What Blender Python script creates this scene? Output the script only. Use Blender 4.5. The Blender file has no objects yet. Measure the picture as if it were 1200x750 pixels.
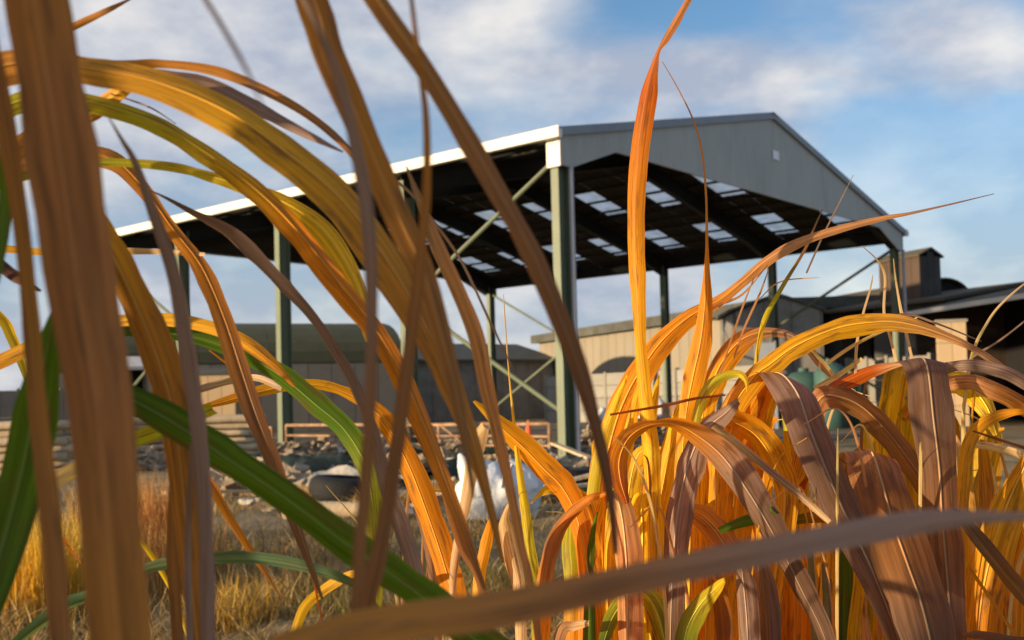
import bpy, bmesh, math, random
import numpy as np
from mathutils import Vector, Matrix
random.seed(7); rng = np.random.default_rng(7)
R = math.radians
SC = bpy.context.scene
COL = SC.collection

# ------------------------------------------------------------------ camera
FPX, CY, PITCH, ROLL, CAMH = 1243.6, 428.93, .0328, .0255, 1.097
RIGHT0 = Vector((1, 0, 0)); UP0 = Vector((0, -math.sin(PITCH), math.cos(PITCH))); FWD = Vector((0, math.cos(PITCH), math.sin(PITCH)))
CR = RIGHT0 * math.cos(ROLL) - UP0 * math.sin(ROLL)
CU = RIGHT0 * math.sin(ROLL) + UP0 * math.cos(ROLL)
CAM = Vector((0, 0, CAMH))
cd = bpy.data.cameras.new('camera'); cam = bpy.data.objects.new('camera', cd); COL.objects.link(cam)
cam.matrix_world = Matrix(((CR.x, CU.x, -FWD.x, 0), (CR.y, CU.y, -FWD.y, 0), (CR.z, CU.z, -FWD.z, CAMH), (0, 0, 0, 1)))
cd.sensor_width = 36; cd.lens = FPX / 1200 * 36; cd.shift_y = (CY - 375) / 1200
cd.clip_start = .02; cd.clip_end = 3000
cd.dof.use_dof = True; cd.dof.focus_distance = 1.12; cd.dof.aperture_fstop = 37.3 / 3.1
SC.camera = cam

# ------------------------------------------------------------------ sky, sun, exposure
SUN_EL, SUN_AZ = R(7.0), R(-113.0)            # azimuth measured from +Y towards +X
sdir = Vector((math.sin(SUN_AZ) * math.cos(SUN_EL), math.cos(SUN_AZ) * math.cos(SUN_EL), math.sin(SUN_EL)))
w = bpy.data.worlds.new('World'); SC.world = w; w.use_nodes = True
nt = w.node_tree; nt.nodes.clear()
def N(t, **k):
    n = nt.nodes.new(t)
    for a, b in k.items(): setattr(n, a, b)
    return n
def LK(a, b): nt.links.new(a, b)
def M_(op, a, b=None, c=None):
    n = N('ShaderNodeMath', operation=op)
    for i, v in enumerate((a, b, c)):
        if v is None: continue
        if isinstance(v, (int, float)): n.inputs[i].default_value = v
        else: LK(v, n.inputs[i])
    return n.outputs[0]
sky = N('ShaderNodeTexSky', sky_type='NISHITA', sun_disc=False, sun_elevation=SUN_EL, sun_rotation=SUN_AZ, altitude=50, air_density=1.0, dust_density=.6, ozone_density=3.0)
bg1 = N('ShaderNodeBackground'); bg1.inputs['Strength'].default_value = .15
LK(sky.outputs[0], bg1.inputs['Color'])
tc = N('ShaderNodeTexCoord'); sep = N('ShaderNodeSeparateXYZ'); LK(tc.outputs['Generated'], sep.inputs[0])
mp = N('ShaderNodeMapping'); mp.inputs['Scale'].default_value = (1.0, 1.0, 1.9); mp.inputs['Location'].default_value = (7.3, 5.1, .6)
LK(tc.outputs['Generated'], mp.inputs['Vector'])
n1 = N('ShaderNodeTexNoise'); n1.inputs['Scale'].default_value = 3.0; n1.inputs['Detail'].default_value = 5; n1.inputs['Roughness'].default_value = .44; n1.inputs['Distortion'].default_value = .5
n2 = N('ShaderNodeTexNoise'); n2.inputs['Scale'].default_value = 6.5; n2.inputs['Detail'].default_value = 5; n2.inputs['Roughness'].default_value = .55
for n in (n1, n2): LK(mp.outputs[0], n.inputs['Vector'])
cov = M_('ADD', n1.outputs[0], M_('MULTIPLY', sep.outputs[0], -.20))       # more cloud towards the sun side
mr = N('ShaderNodeMapRange', interpolation_type='SMOOTHSTEP'); LK(cov, mr.inputs['Value'])
mr.inputs['From Min'].default_value = .38; mr.inputs['From Max'].default_value = .60; mr.inputs['To Max'].default_value = .93
veil = N('ShaderNodeMapRange', interpolation_type='SMOOTHSTEP'); LK(sep.outputs[2], veil.inputs['Value'])      # distant cloud low on the horizon
veil.inputs['From Min'].default_value = -.02; veil.inputs['From Max'].default_value = .36; veil.inputs['To Min'].default_value = .92; veil.inputs['To Max'].default_value = 0
maskv = M_('MAXIMUM', mr.outputs[0], veil.outputs[0])
cr = N('ShaderNodeValToRGB'); LK(n2.outputs[0], cr.inputs[0])
cr.color_ramp.elements[0].position = .42; cr.color_ramp.elements[0].color = (.25, .28, .35, 1)
cr.color_ramp.elements[1].position = .68; cr.color_ramp.elements[1].color = (.53, .51, .49, 1)
bg2 = N('ShaderNodeBackground'); bg2.inputs['Strength'].default_value = 1.0; LK(cr.outputs[0], bg2.inputs['Color'])
mx = N('ShaderNodeMixShader'); LK(maskv, mx.inputs[0]); LK(bg1.outputs[0], mx.inputs[1]); LK(bg2.outputs[0], mx.inputs[2])
wo = N('ShaderNodeOutputWorld'); LK(mx.outputs[0], wo.inputs['Surface'])
sl = bpy.data.lights.new('sun', 'SUN'); sl.energy = 5.0; sl.angle = R(.55); sl.color = (1.0, .78, .5)
so = bpy.data.objects.new('sun', sl); COL.objects.link(so); so.rotation_euler = sdir.to_track_quat('Z', 'Y').to_euler()
SC.view_settings.view_transform = 'Standard'; SC.view_settings.look = 'None'; SC.view_settings.gamma = 1; SC.view_settings.exposure = 0.78
SC.view_settings.use_curve_mapping = False
SC.cycles.max_bounces = 8; SC.cycles.transparent_max_bounces = 8; SC.cycles.use_denoising = True
SC.render.use_motion_blur = False

# ------------------------------------------------------------------ helpers
def ray(px, py):
    xr, yr = px - 600, CY - py
    return FWD + CR * (xr / FPX) + CU * (yr / FPX)
def P(px, py, d): return CAM + ray(px, py) * d
def G(px, py, z=0.0):
    r = ray(px, py); t = (z - CAMH) / r.z
    return CAM + r * t
def lin(c):
    return tuple((v / 255 / 12.92) if v / 255 <= .04045 else ((v / 255 + .055) / 1.055) ** 2.4 for v in c)
def tag(o, label=None, cat=None, group=None, kind=None):
    if label: o['label'] = label
    if cat: o['category'] = cat
    if group: o['group'] = group
    if kind: o['kind'] = kind
    return o
def empty(name, loc=(0, 0, 0), rz=0.0):
    o = bpy.data.objects.new(name, None); COL.objects.link(o); o.location = loc; o.rotation_euler.z = rz
    o.empty_display_size = .1
    return o
def mesh_obj(name, verts, faces, mat, parent=None, smooth=False):
    me = bpy.data.meshes.new(name); me.from_pydata([tuple(v) for v in verts], [], faces); me.update()
    if mat: me.materials.append(mat)
    if smooth: me.polygons.foreach_set('use_smooth', [True] * len(me.polygons))
    o = bpy.data.objects.new(name, me); COL.objects.link(o)
    if parent: o.parent = parent
    return o
class MB:
    def __init__(s): s.v = []; s.f = []
    def box(s, x0, x1, y0, y1, z0, z1):
        n = len(s.v)
        s.v += [(x0, y0, z0), (x1, y0, z0), (x1, y1, z0), (x0, y1, z0), (x0, y0, z1), (x1, y0, z1), (x1, y1, z1), (x0, y1, z1)]
        s.f += [tuple(n + i for i in q) for q in ((0, 3, 2, 1), (4, 5, 6, 7), (0, 1, 5, 4), (1, 2, 6, 5), (2, 3, 7, 6), (3, 0, 4, 7))]
        return s
    def hexa(s, pts):
        n = len(s.v); s.v += [tuple(p) for p in pts]
        s.f += [tuple(n + i for i in q) for q in ((0, 3, 2, 1), (4, 5, 6, 7), (0, 1, 5, 4), (1, 2, 6, 5), (2, 3, 7, 6), (3, 0, 4, 7))]
        return s
    def bar(s, p, q, w, h, up=(0, 0, 1)):
        p, q = Vector(p), Vector(q); t = (q - p).normalized(); up = Vector(up)
        if abs(t.dot(up)) > .95: up = Vector((1, 0, 0))
        sd = t.cross(up).normalized() * w / 2; uu = sd.cross(t).normalized() * h / 2
        return s.hexa([p - sd - uu, p + sd - uu, q + sd - uu, q - sd - uu, p - sd + uu, p + sd + uu, q + sd + uu, q - sd + uu])
    def tube(s, pts, r, n=8, cap=True):
        pts = [Vector(p) for p in pts]; rs = r if isinstance(r, (list, tuple)) else [r] * len(pts)
        b = len(s.v); ref = Vector((.3, .9, .2)).normalized()
        for i, p in enumerate(pts):
            t = (pts[min(i + 1, len(pts) - 1)] - pts[max(i - 1, 0)]).normalized()
            rf = ref if abs(t.dot(ref)) < .95 else Vector((1, 0, 0))
            a = t.cross(rf).normalized(); c = t.cross(a)
            for k in range(n):
                an = 2 * math.pi * k / n; s.v.append(tuple(p + (a * math.cos(an) + c * math.sin(an)) * rs[i]))
        for i in range(len(pts) - 1):
            for k in range(n):
                s.f.append((b + i * n + k, b + i * n + (k + 1) % n, b + (i + 1) * n + (k + 1) % n, b + (i + 1) * n + k))
        if cap:
            s.f.append(tuple(b + k for k in range(n))[::-1]); s.f.append(tuple(b + (len(pts) - 1) * n + k for k in range(n)))
        return s
    def prism(s, poly, y0, y1):            # polygon in x,z extruded along y
        n = len(s.v); m = len(poly)
        s.v += [(x, y0, z) for x, z in poly] + [(x, y1, z) for x, z in poly]
        s.f.append(tuple(n + i for i in range(m))); s.f.append(tuple(n + m + i for i in range(m))[::-1])
        for i in range(m): s.f.append((n + i, n + m + i, n + m + (i + 1) % m, n + (i + 1) % m))
        return s
    def lathe(s, prof, n=16, c=(0, 0, 0)):
        b = len(s.v)
        for r, z in prof:
            for k in range(n):
                an = 2 * math.pi * k / n; s.v.append((c[0] + r * math.cos(an), c[1] + r * math.sin(an), c[2] + z))
        for i in range(len(prof) - 1):
            for k in range(n): s.f.append((b + i * n + k, b + i * n + (k + 1) % n, b + (i + 1) * n + (k + 1) % n, b + (i + 1) * n + k))
        return s
    def build(s, name, mat, parent=None, smooth=False): 
        o = mesh_obj(name, s.v, s.f, mat, parent, smooth)
        bm = bmesh.new(); bm.from_mesh(o.data); bmesh.ops.recalc_face_normals(bm, faces=bm.faces); bm.to_mesh(o.data); bm.free()
        return o

# ------------------------------------------------------------------ materials
def material(name, col, rough=.7, var=.25, scale=3.0, bump=.0, bscale=30, spec=.3, metal=0, stretch=(1, 1, 1), dirt=None, dirtamt=.5, dscale=1.2):
    m = bpy.data.materials.new(name); m.use_nodes = True; t = m.node_tree; ns = t.nodes; b = ns['Principled BSDF']
    b.inputs['Roughness'].default_value = rough; b.inputs['Metallic'].default_value = metal
    b.inputs['Specular IOR Level'].default_value = spec
    c = ns.new('ShaderNodeTexCoord'); mpn = ns.new('ShaderNodeMapping'); mpn.inputs['Scale'].default_value = stretch
    t.links.new(c.outputs['Object'], mpn.inputs['Vector'])
    oi = ns.new('ShaderNodeObjectInfo')
    n = ns.new('ShaderNodeTexNoise'); n.inputs['Scale'].default_value = scale; n.inputs['Detail'].default_value = 6; n.inputs['Roughness'].default_value = .62
    t.links.new(mpn.outputs[0], n.inputs['Vector'])
    r = ns.new('ShaderNodeMapRange'); r.inputs['From Min'].default_value = .25; r.inputs['From Max'].default_value = .75
    r.inputs['To Min'].default_value = 1 - var; r.inputs['To Max'].default_value = 1 + var
    t.links.new(n.outputs[0], r.inputs['Value'])
    r2 = ns.new('ShaderNodeMapRange'); r2.inputs['To Min'].default_value = 1 - var * .45; r2.inputs['To Max'].default_value = 1 + var * .45
    t.links.new(oi.outputs['Random'], r2.inputs['Value'])
    mu = ns.new('ShaderNodeMath'); mu.operation = 'MULTIPLY'; t.links.new(r.outputs[0], mu.inputs[0]); t.links.new(r2.outputs[0], mu.inputs[1])
    vm = ns.new('ShaderNodeVectorMath'); vm.operation = 'SCALE'; vm.inputs[0].default_value = col[:3]; t.links.new(mu.outputs[0], vm.inputs['Scale'])
    out = vm.outputs[0]
    if dirt:
        dn = ns.new('ShaderNodeTexNoise'); dn.inputs['Scale'].default_value = dscale; dn.inputs['Detail'].default_value = 8; dn.inputs['Roughness'].default_value = .7
        t.links.new(mpn.outputs[0], dn.inputs['Vector'])
        dr = ns.new('ShaderNodeMapRange'); dr.inputs['From Min'].default_value = .48; dr.inputs['From Max'].default_value = .7; dr.inputs['To Max'].default_value = dirtamt
        t.links.new(dn.outputs[0], dr.inputs['Value'])
        mxn = ns.new('ShaderNodeMix'); mxn.data_type = 'RGBA'; t.links.new(dr.outputs[0], mxn.inputs['Factor']); t.links.new(out, mxn.inputs['A']); mxn.inputs['B'].default_value = (*dirt[:3], 1)
        out = mxn.outputs['Result']
    t.links.new(out, b.inputs['Base Color'])
    if bump:
        bn = ns.new('ShaderNodeTexNoise'); bn.inputs['Scale'].default_value = bscale; bn.inputs['Detail'].default_value = 6
        t.links.new(mpn.outputs[0], bn.inputs['Vector'])
        bp = ns.new('ShaderNodeBump'); bp.inputs['Strength'].default_value = bump; bp.inputs['Distance'].default_value = .03
        t.links.new(bn.outputs[0], bp.inputs['Height']); t.links.new(bp.outputs[0], b.inputs['Normal'])
    return m
MAT = dict(
    green=material('green_steel_paint', (.125, .15, .09), .5, .12, 2, dirt=(.11, .10, .05), dirtamt=.35),
    dgreen=material('dark_green_steel', (.035, .09, .065), .55, .2, 2),
    cream=material('cream_flashing', (.72, .69, .60), .5, .08, 2, dirt=(.4, .36, .28), dirtamt=.3),
    clad=material('grey_cladding', (.39, .375, .325), .55, .06, .8, dirt=(.29, .28, .24), dirtamt=.75, stretch=(1.5, 1.5, .35)),
    trim=material('grey_trim', (.22, .235, .25), .5, .1, 2),
    pipe=material('grey_pipe', (.36, .36, .38), .45, .1, 3),
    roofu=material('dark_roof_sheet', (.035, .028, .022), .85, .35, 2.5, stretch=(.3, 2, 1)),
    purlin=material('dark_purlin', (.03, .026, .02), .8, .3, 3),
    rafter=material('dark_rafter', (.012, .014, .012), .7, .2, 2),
    white=material('white_plate', (.8, .8, .78), .5, .05),
    asbestos=material('fibre_cement_roof', (.085, .082, .068), .9, .3, 1.5, .3, 12, dirt=(.05, .055, .03), dirtamt=.6),
    mossroof=material('mossy_roof', (.08, .08, .045), .9, .35, 1.2, .3, 9, dirt=(.035, .04, .02), dirtamt=.6),
    brownroof=material('brown_roof', (.085, .068, .045), .9, .35, 1.2, .3, 9, dirt=(.04, .035, .02), dirtamt=.6),
    concrete=material('weathered_concrete', (.25, .225, .185), .9, .25, 1.2, .2, 20, dirt=(.13, .12, .1), dirtamt=.6),
    beige=material('beige_sheeting', (.25, .212, .155), .85, .15, 1.2, dirt=(.19, .15, .10), dirtamt=.5, stretch=(1, 1, .3)),
    board=material('pale_board', (.27, .25, .215), .85, .15, 1.5, .2, 15, dirt=(.2, .19, .16), dirtamt=.6, stretch=(.4, .4, 2)),
    greywall=material('grey_wall', (.2, .185, .16), .9, .25, 1.0, .2, 15, dirt=(.09, .085, .075), dirtamt=.6),
    darkwall=material('dark_wall', (.06, .055, .048), .9, .3, 1.0, .2, 15),
    brownwall=material('brown_sheeting', (.075, .048, .033), .8, .25, 1.2, dirt=(.055, .036, .026), dirtamt=.6),
    interior=material('dark_void', (.012, .011, .01), .95, .3, 1),  # near-black colour standing in for shade inside the sheds
    tanwall=material('tan_wall', (.48, .34, .2), .85, .2, 1.2, dirt=(.3, .2, .12), dirtamt=.5),
    gutter=material('pale_gutter', (.62, .58, .52), .6, .1, 2),
    rust=material('rusty_steel', (.30, .16, .08), .85, .4, 6, .2, 40, dirt=(.5, .38, .26), dirtamt=.85, dscale=5),
    timber=material('pale_timber', (.5, .38, .24), .85, .3, 3, .3, 20, stretch=(1, 1, 1), dirt=(.25, .17, .1), dirtamt=.6),
    tarp=material('dark_green_tarp', (.022, .032, .018), .45, .3, 3, .3, 10),
    bag=material('white_bag', (.62, .62, .63), .7, .12, 5, .8, 9, dirt=(.4, .37, .3), dirtamt=.5),
    debris=material('broken_debris', (.27, .2, .13), .9, .5, 9, .3, 20, dirt=(.42, .34, .24), dirtamt=.9, dscale=3),
    rubber=material('tyre_rubber', (.014, .014, .014), .8, .3, 6, .3, 30),
    rubble=material('pale_rubble', (.52, .46, .37), .9, .3, 5, .5, 15),
    cone=material('orange_plastic', (.75, .14, .06), .6, .1),
    teal=material('teal_tank', (.045, .10, .09), .5, .2, 2, dirt=(.05, .1, .09), dirtamt=.5),
    bluegrey=material('blue_grey_sheet', (.22, .25, .31), .6, .15, 1.5),
    wire=material('pale_wire', (.5, .55, .48), .5, .1),
    ground=material('rough_ground', (.27, .195, .105), 1.0, .45, 1.1, 1.0, 5, spec=.1, dirt=(.13, .11, .055), dirtamt=.8, dscale=.5),
    yard=material('yard_concrete', (.24, .19, .13), .95, .3, .8, .5, 8, spec=.1, dirt=(.12, .095, .06), dirtamt=.8, dscale=.6),
    stem=material('green_brown_stem', (.23, .2, .07), .6, .3, 20),
)
def rooflight_mat():
    m = bpy.data.materials.new('translucent_rooflight'); m.use_nodes = True; t = m.node_tree; t.nodes.clear()
    o = t.nodes.new('ShaderNodeOutputMaterial'); a = t.nodes.new('ShaderNodeBsdfTranslucent'); a.inputs[0].default_value = (.78, .79, .78, 1)
    tcn = t.nodes.new('ShaderNodeTexCoord'); nn = t.nodes.new('ShaderNodeTexNoise'); nn.inputs['Scale'].default_value = 1.7; nn.inputs['Detail'].default_value = 6; t.links.new(tcn.outputs['Object'], nn.inputs['Vector'])
    rp = t.nodes.new('ShaderNodeValToRGB'); rp.color_ramp.elements[0].position = .3; rp.color_ramp.elements[0].color = (.42, .41, .36, 1); rp.color_ramp.elements[1].position = .62; rp.color_ramp.elements[1].color = (.80, .80, .77, 1)
    t.links.new(nn.outputs[0], rp.inputs[0]); t.links.new(rp.outputs[0], a.inputs[0])
    b = t.nodes.new('ShaderNodeBsdfTransparent'); b.inputs[0].default_value = (.8, .82, .82, 1); mxs = t.nodes.new('ShaderNodeMixShader'); mxs.inputs[0].default_value = .18
    t.links.new(a.outputs[0], mxs.inputs[1]); t.links.new(b.outputs[0], mxs.inputs[2]); t.links.new(mxs.outputs[0], o.inputs[0])
    return m
MAT['rooflight'] = rooflight_mat()
def leaf_mat(name, trans=.5, rough=.5, stripe=1.0):
    m = bpy.data.materials.new(name); m.use_nodes = True; t = m.node_tree; ns = t.nodes; b = ns['Principled BSDF']; L = t.links.new
    at = ns.new('ShaderNodeAttribute'); at.attribute_name = 'Col'
    uv = ns.new('ShaderNodeUVMap'); sp = ns.new('ShaderNodeSeparateXYZ'); L(uv.outputs[0], sp.inputs[0])
    oi = ns.new('ShaderNodeObjectInfo')
    def mth(op, a, b_=None):
        n = ns.new('ShaderNodeMath'); n.operation = op
        for i, v in enumerate((a, b_)):
            if v is None: continue
            if isinstance(v, (int, float)): n.inputs[i].default_value = v
            else: L(v, n.inputs[i])
        return n.outputs[0]
    def noise(sx, sy, detail=4):
        c = ns.new('ShaderNodeCombineXYZ'); L(mth('MULTIPLY', sp.outputs[0], sx), c.inputs[0]); L(mth('MULTIPLY', sp.outputs[1], sy), c.inputs[1]); L(mth('MULTIPLY', oi.outputs['Random'], 37.), c.inputs[2])
        n = ns.new('ShaderNodeTexNoise'); n.inputs['Scale'].default_value = 1; n.inputs['Detail'].default_value = detail; n.inputs['Roughness'].default_value = .6; L(c.outputs[0], n.inputs['Vector']); return n.outputs[0]
    def mr(v, a, b_, c, d):
        n = ns.new('ShaderNodeMapRange'); n.inputs['From Min'].default_value = a; n.inputs['From Max'].default_value = b_; n.inputs['To Min'].default_value = c; n.inputs['To Max'].default_value = d; L(v, n.inputs['Value']); return n.outputs[0]
    s1 = noise(24, 1.1); s2 = noise(7, .8, 3); s3 = noise(5, 2.6, 5)
    fac = mth('MULTIPLY', mr(s1, .3, .7, 1 - .3 * stripe, 1 + .3 * stripe), mr(s2, .3, .7, .66, 1.3))
    vm = ns.new('ShaderNodeVectorMath'); vm.operation = 'SCALE'; L(at.outputs['Color'], vm.inputs[0]); L(fac, vm.inputs['Scale'])
    # brown blotches
    mx1 = ns.new('ShaderNodeMix'); mx1.data_type = 'RGBA'; L(mr(s3, .53, .66, 0, .7), mx1.inputs['Factor']); L(vm.outputs[0], mx1.inputs['A']); mx1.inputs['B'].default_value = (.16, .075, .03, 1)
    # pale midrib and thin pale veins
    rib = mr(mth('ABSOLUTE', mth('SUBTRACT', sp.outputs[0], .5)), .012, .03, .6, 0)
    ed = mth('MULTIPLY', mr(mth('ABSOLUTE', mth('SUBTRACT', sp.outputs[0], .5)), .455, .495, 0, .5), mr(s2, .35, .65, .2, 1.0))  # pale leaf margins, with bright rim light put into their colour
    vein_rim = mth('MAXIMUM', mr(s1, .64, .72, 0, .4), ed)
    mx2 = ns.new('ShaderNodeMix'); mx2.data_type = 'RGBA'; L(mth('MAXIMUM', rib, vein_rim), mx2.inputs['Factor']); L(mx1.outputs['Result'], mx2.inputs['A'])
    vb = ns.new('ShaderNodeVectorMath'); vb.operation = 'MULTIPLY_ADD'; L(at.outputs['Color'], vb.inputs[0]); vb.inputs[1].default_value = (1.1, 1.05, .9); vb.inputs[2].default_value = (.12, .09, .05); L(vb.outputs[0], mx2.inputs['B'])
    colr = mx2.outputs['Result']
    L(colr, b.inputs['Base Color']); b.inputs['Roughness'].default_value = rough; b.inputs['Specular IOR Level'].default_value = .22
    h = mth('ADD', mth('MULTIPLY', s1, 1.2), mth('MULTIPLY', s2, 1.0))
    bp = ns.new('ShaderNodeBump'); bp.inputs['Strength'].default_value = .22; bp.inputs['Distance'].default_value = .002; L(h, bp.inputs['Height']); L(bp.outputs[0], b.inputs['Normal'])
    tr = ns.new('ShaderNodeBsdfTranslucent'); L(bp.outputs[0], tr.inputs['Normal'])
    gm = ns.new('ShaderNodeVectorMath'); gm.operation = 'MULTIPLY'; L(colr, gm.inputs[0]); gm.inputs[1].default_value = (1.5, 1.25, .55); L(gm.outputs[0], tr.inputs['Color'])
    ms = ns.new('ShaderNodeMixShader'); ms.inputs[0].default_value = trans; L(b.outputs[0], ms.inputs[1]); L(tr.outputs[0], ms.inputs[2]); L(ms.outputs[0], ns['Material Output'].inputs['Surface'])
    return m
MAT['leaf'] = leaf_mat('grass_leaf'); MAT['blade'] = leaf_mat('thin_grass_blade', .35, .7, .4)
def rib_mat():
    m = bpy.data.materials.new('leaf_midrib'); m.use_nodes = True; t = m.node_tree; a = t.nodes.new('ShaderNodeAttribute'); a.attribute_name = 'Col'
    b = t.nodes['Principled BSDF']; t.links.new(a.outputs['Color'], b.inputs['Base Color']); b.inputs['Roughness'].default_value = .5; b.inputs['Specular IOR Level'].default_value = .25; return m
MAT['rib'] = rib_mat()
MAT['leaf_dull'] = leaf_mat('dull_shaded_leaf', .2, .6, .35)  # less translucent leaf copy that builds shade into the foreground leaves

# ------------------------------------------------------------------ ground
def ground():
    xs = np.concatenate([np.linspace(-400, -14, 12), np.linspace(-12, 12, 97), np.linspace(14, 400, 12)])
    ys = np.concatenate([np.linspace(-30, -1, 6), np.linspace(0, 18, 90), np.linspace(19, 900, 22)])
    X, Y = np.meshgrid(xs, ys)
    Z = -.02 + .05 * np.sin(X * 1.7 + Y * .6) * np.sin(Y * 1.3 + 1) * np.clip((17 - Y) / 6, 0, 1) * np.clip(Y + 1, 0, 1) + .02 * rng.standard_normal(X.shape) * (np.abs(X) < 12) * (Y < 17) * (Y > 0) 
    Z = np.minimum(Z, .07)
    n, m = X.shape
    v = np.stack([X, Y, Z], -1).reshape(-1, 3).tolist()
    f = [(i * m + j, i * m + j + 1, (i + 1) * m + j + 1, (i + 1) * m + j) for i in range(n - 1) for j in range(m - 1)]
    o = mesh_obj('ground', v, f, MAT['ground'], None, True); tag(o, kind='structure')
ground()

# ------------------------------------------------------------------ the big open barn
AX, AY, TH, BW, BL, RZ, EZ = .9502, 19.2151, .6994, 17.04, 16.58, 7.894, 6.0
SLOPE = (RZ - EZ) / (BW / 2)
def roofz(a): return EZ + SLOPE * (a if a < BW / 2 else BW - a)
BARN_ROT = math.pi / 2 - TH
def barn():
    o = empty('steel_barn', (AX, AY, 0), BARN_ROT)
    tag(o, 'large open-sided steel barn with grey gable cladding, green posts and dark roof with rooflights', 'barn')
    bay = BL / 4
    yd = MB(); yd.box(-1.0, BW + 1.5, -1.2, BL + 1.2, -.3, .02)
    s = yd.build('yard', MAT['yard']); s.location = (AX, AY, 0); s.rotation_euler.z = BARN_ROT; tag(s, kind='structure')
    for side in (0, 1):
        for k in range(5):
            x0 = .0 if side == 0 else BW - .34
            y = k * bay + (.11 if k == 0 else -.11 if k == 4 else 0)
            m = MB(); m.box(x0, x0 + .02, y - .085, y + .085, 0, 5.72); m.box(x0 + .30, x0 + .32, y - .085, y + .085, 0, 5.72); m.box(x0 + .02, x0 + .30, y - .008, y + .008, 0, 5.72)
            po = m.build('post', MAT['green'], o)
            MB().box(x0 - .06, x0 + .40, y - .16, y + .16, 0.022, .05).build('base_plate', MAT['dgreen'], po)
    # rafters with haunches
    for k in range(5):
        y = k * bay + (.11 if k == 0 else -.11 if k == 4 else 0)
        for side in (0, 1):
            def q(a, dz): return (a if side == 0 else BW - a, roofz(a) - dz)
            m = MB()
            pts = [q(.02, .12), q(BW / 2, .12), q(BW / 2, .55), q(2.0, .52), q(.36, .66), q(.02, .66)]
            m.prism(pts, y - .01, y + .01)
            for (a0, d0, a1, d1) in ((.02, .12, BW / 2 - .01, .12), (2.0, .52, BW / 2 - .01, .55), (.36, .66, 2.0, .52)):
                (xa, za), (xb, zb) = q(a0, d0), q(a1, d1)
                m.bar((xa, y, za), (xb, y, zb), .18, .022)
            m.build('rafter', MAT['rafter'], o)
    # purlins
    for side in (0, 1):
        for a in (.42, 1.29, 2.04, 2.86, 3.5, 4.18, 4.74, 5.54, 6.38, 7.1, 7.85, 8.4):
            x = a if side == 0 else BW - a
            z = roofz(a) - .03 - .012
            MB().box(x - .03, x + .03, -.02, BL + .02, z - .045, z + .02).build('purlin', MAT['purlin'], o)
    # roof sheets and rooflights
    def sheet(name, mat, side, a0, a1, b0, b1, ribs=True):
        m = MB(); nb = 2 * max(1, int((b1 - b0) / .22)); v = []; f = []
        for j in range(nb + 1):
            b = b0 + (b1 - b0) * j / nb; dz = .022 if (j % 2 and ribs) else 0
            for a in (a0, a1):
                v.append((a if side == 0 else BW - a, b, roofz(a) + dz))
        n0 = len(v)
        f = [(2 * j, 2 * j + 1, 2 * j + 3, 2 * j + 2) for j in range(nb)]
        mesh_obj(name, v, f, mat, o)
    lights = [.75 + 2.072 * k for k in range(8)]
    for side in (0, 1):
        edges = [-.12]
        for c in lights: edges += [c, c + .76]
        edges.append(BL + .12)
        for i in range(len(edges) - 1):
            b0, b1 = edges[i], edges[i + 1]
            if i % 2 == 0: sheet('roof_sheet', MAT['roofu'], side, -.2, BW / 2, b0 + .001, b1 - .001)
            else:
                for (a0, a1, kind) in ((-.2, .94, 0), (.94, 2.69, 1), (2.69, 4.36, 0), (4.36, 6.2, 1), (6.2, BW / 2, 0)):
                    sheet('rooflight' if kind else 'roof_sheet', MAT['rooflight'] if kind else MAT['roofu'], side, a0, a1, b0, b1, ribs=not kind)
    MB().hexa([(BW / 2 - .25, -.14, roofz(BW / 2 - .25) + .04), (BW / 2 + .25, -.14, roofz(BW / 2 - .25) + .04), (BW / 2 + .25, BL + .14, roofz(BW / 2 - .25) + .04), (BW / 2 - .25, BL + .14, roofz(BW / 2 - .25) + .04),
               (BW / 2 - .02, -.14, RZ + .07), (BW / 2 + .02, -.14, RZ + .07), (BW / 2 + .02, BL + .14, RZ + .07), (BW / 2 - .02, BL + .14, RZ + .07)]).build('ridge_cap', MAT['trim'], o)
    # gable cladding sheets, front and back
    ks = [-.02, .9, 1.75] + [1.75 + (15.29 - 1.75) * i / 14 for i in range(1, 15)] + [16.14, BW + .02]
    def bot(a): 
        if a < 1.75: return 5.36 + (a - .3) / 1.45 * .52 if a > .3 else 5.36
        if a > 15.29: return bot(BW - a)
        return 5.88
    for front in (1, 0):
        for i in range(len(ks) - 1):
            a0, a1 = ks[i] + .0012, ks[i + 1] - .0012
            poly = [(a0, bot(a0))]
            for kk in (.3, BW - .3):
                if a0 < kk < a1: poly.append((kk, bot(kk)))
            poly += [(a1, bot(a1)), (a1, roofz(a1) - .01), (a0, roofz(a0) - .01)]
            y0, y1 = (-.075, -.035) if front else (BL + .035, BL + .075)
            m = MB(); m.prism(poly, y0, y1)
            yf = y0 if front else y1
            m.build('cladding_sheet', MAT['clad'], o)
        ly = (.0, .012) if front else (BL - .012, BL)
        MB().prism([(.05, 5.45), (.3, 5.45), (1.75, 5.92), (15.29, 5.92), (BW - .3, 5.45), (BW - .05, 5.45), (BW - .05, roofz(.05) - .1), (BW / 2, RZ - .1), (.05, roofz(.05) - .1)], *ly).build('dark_gable_sheet', MAT['purlin'], o)  # dark sheet added behind the cladding, putting the inside shade into colour
        for side in (0, 1):
            y = -.11 if front else BL + .11
            p = (-.16 if side == 0 else BW + .16, y, roofz(-.16) - .02); q = (BW / 2, y, RZ - .01)
            MB().bar(p, q, .06, .16).build('barge_trim', MAT['trim'], o)
    # corner flashings: sunlight painted as cream on the near side, far side grey
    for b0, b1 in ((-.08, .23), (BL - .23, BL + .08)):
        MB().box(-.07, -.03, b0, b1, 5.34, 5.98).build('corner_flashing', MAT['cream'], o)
        MB().box(BW + .03, BW + .07, b0, b1, 5.34, 5.98).build('corner_flashing', MAT['trim'], o)
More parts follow.
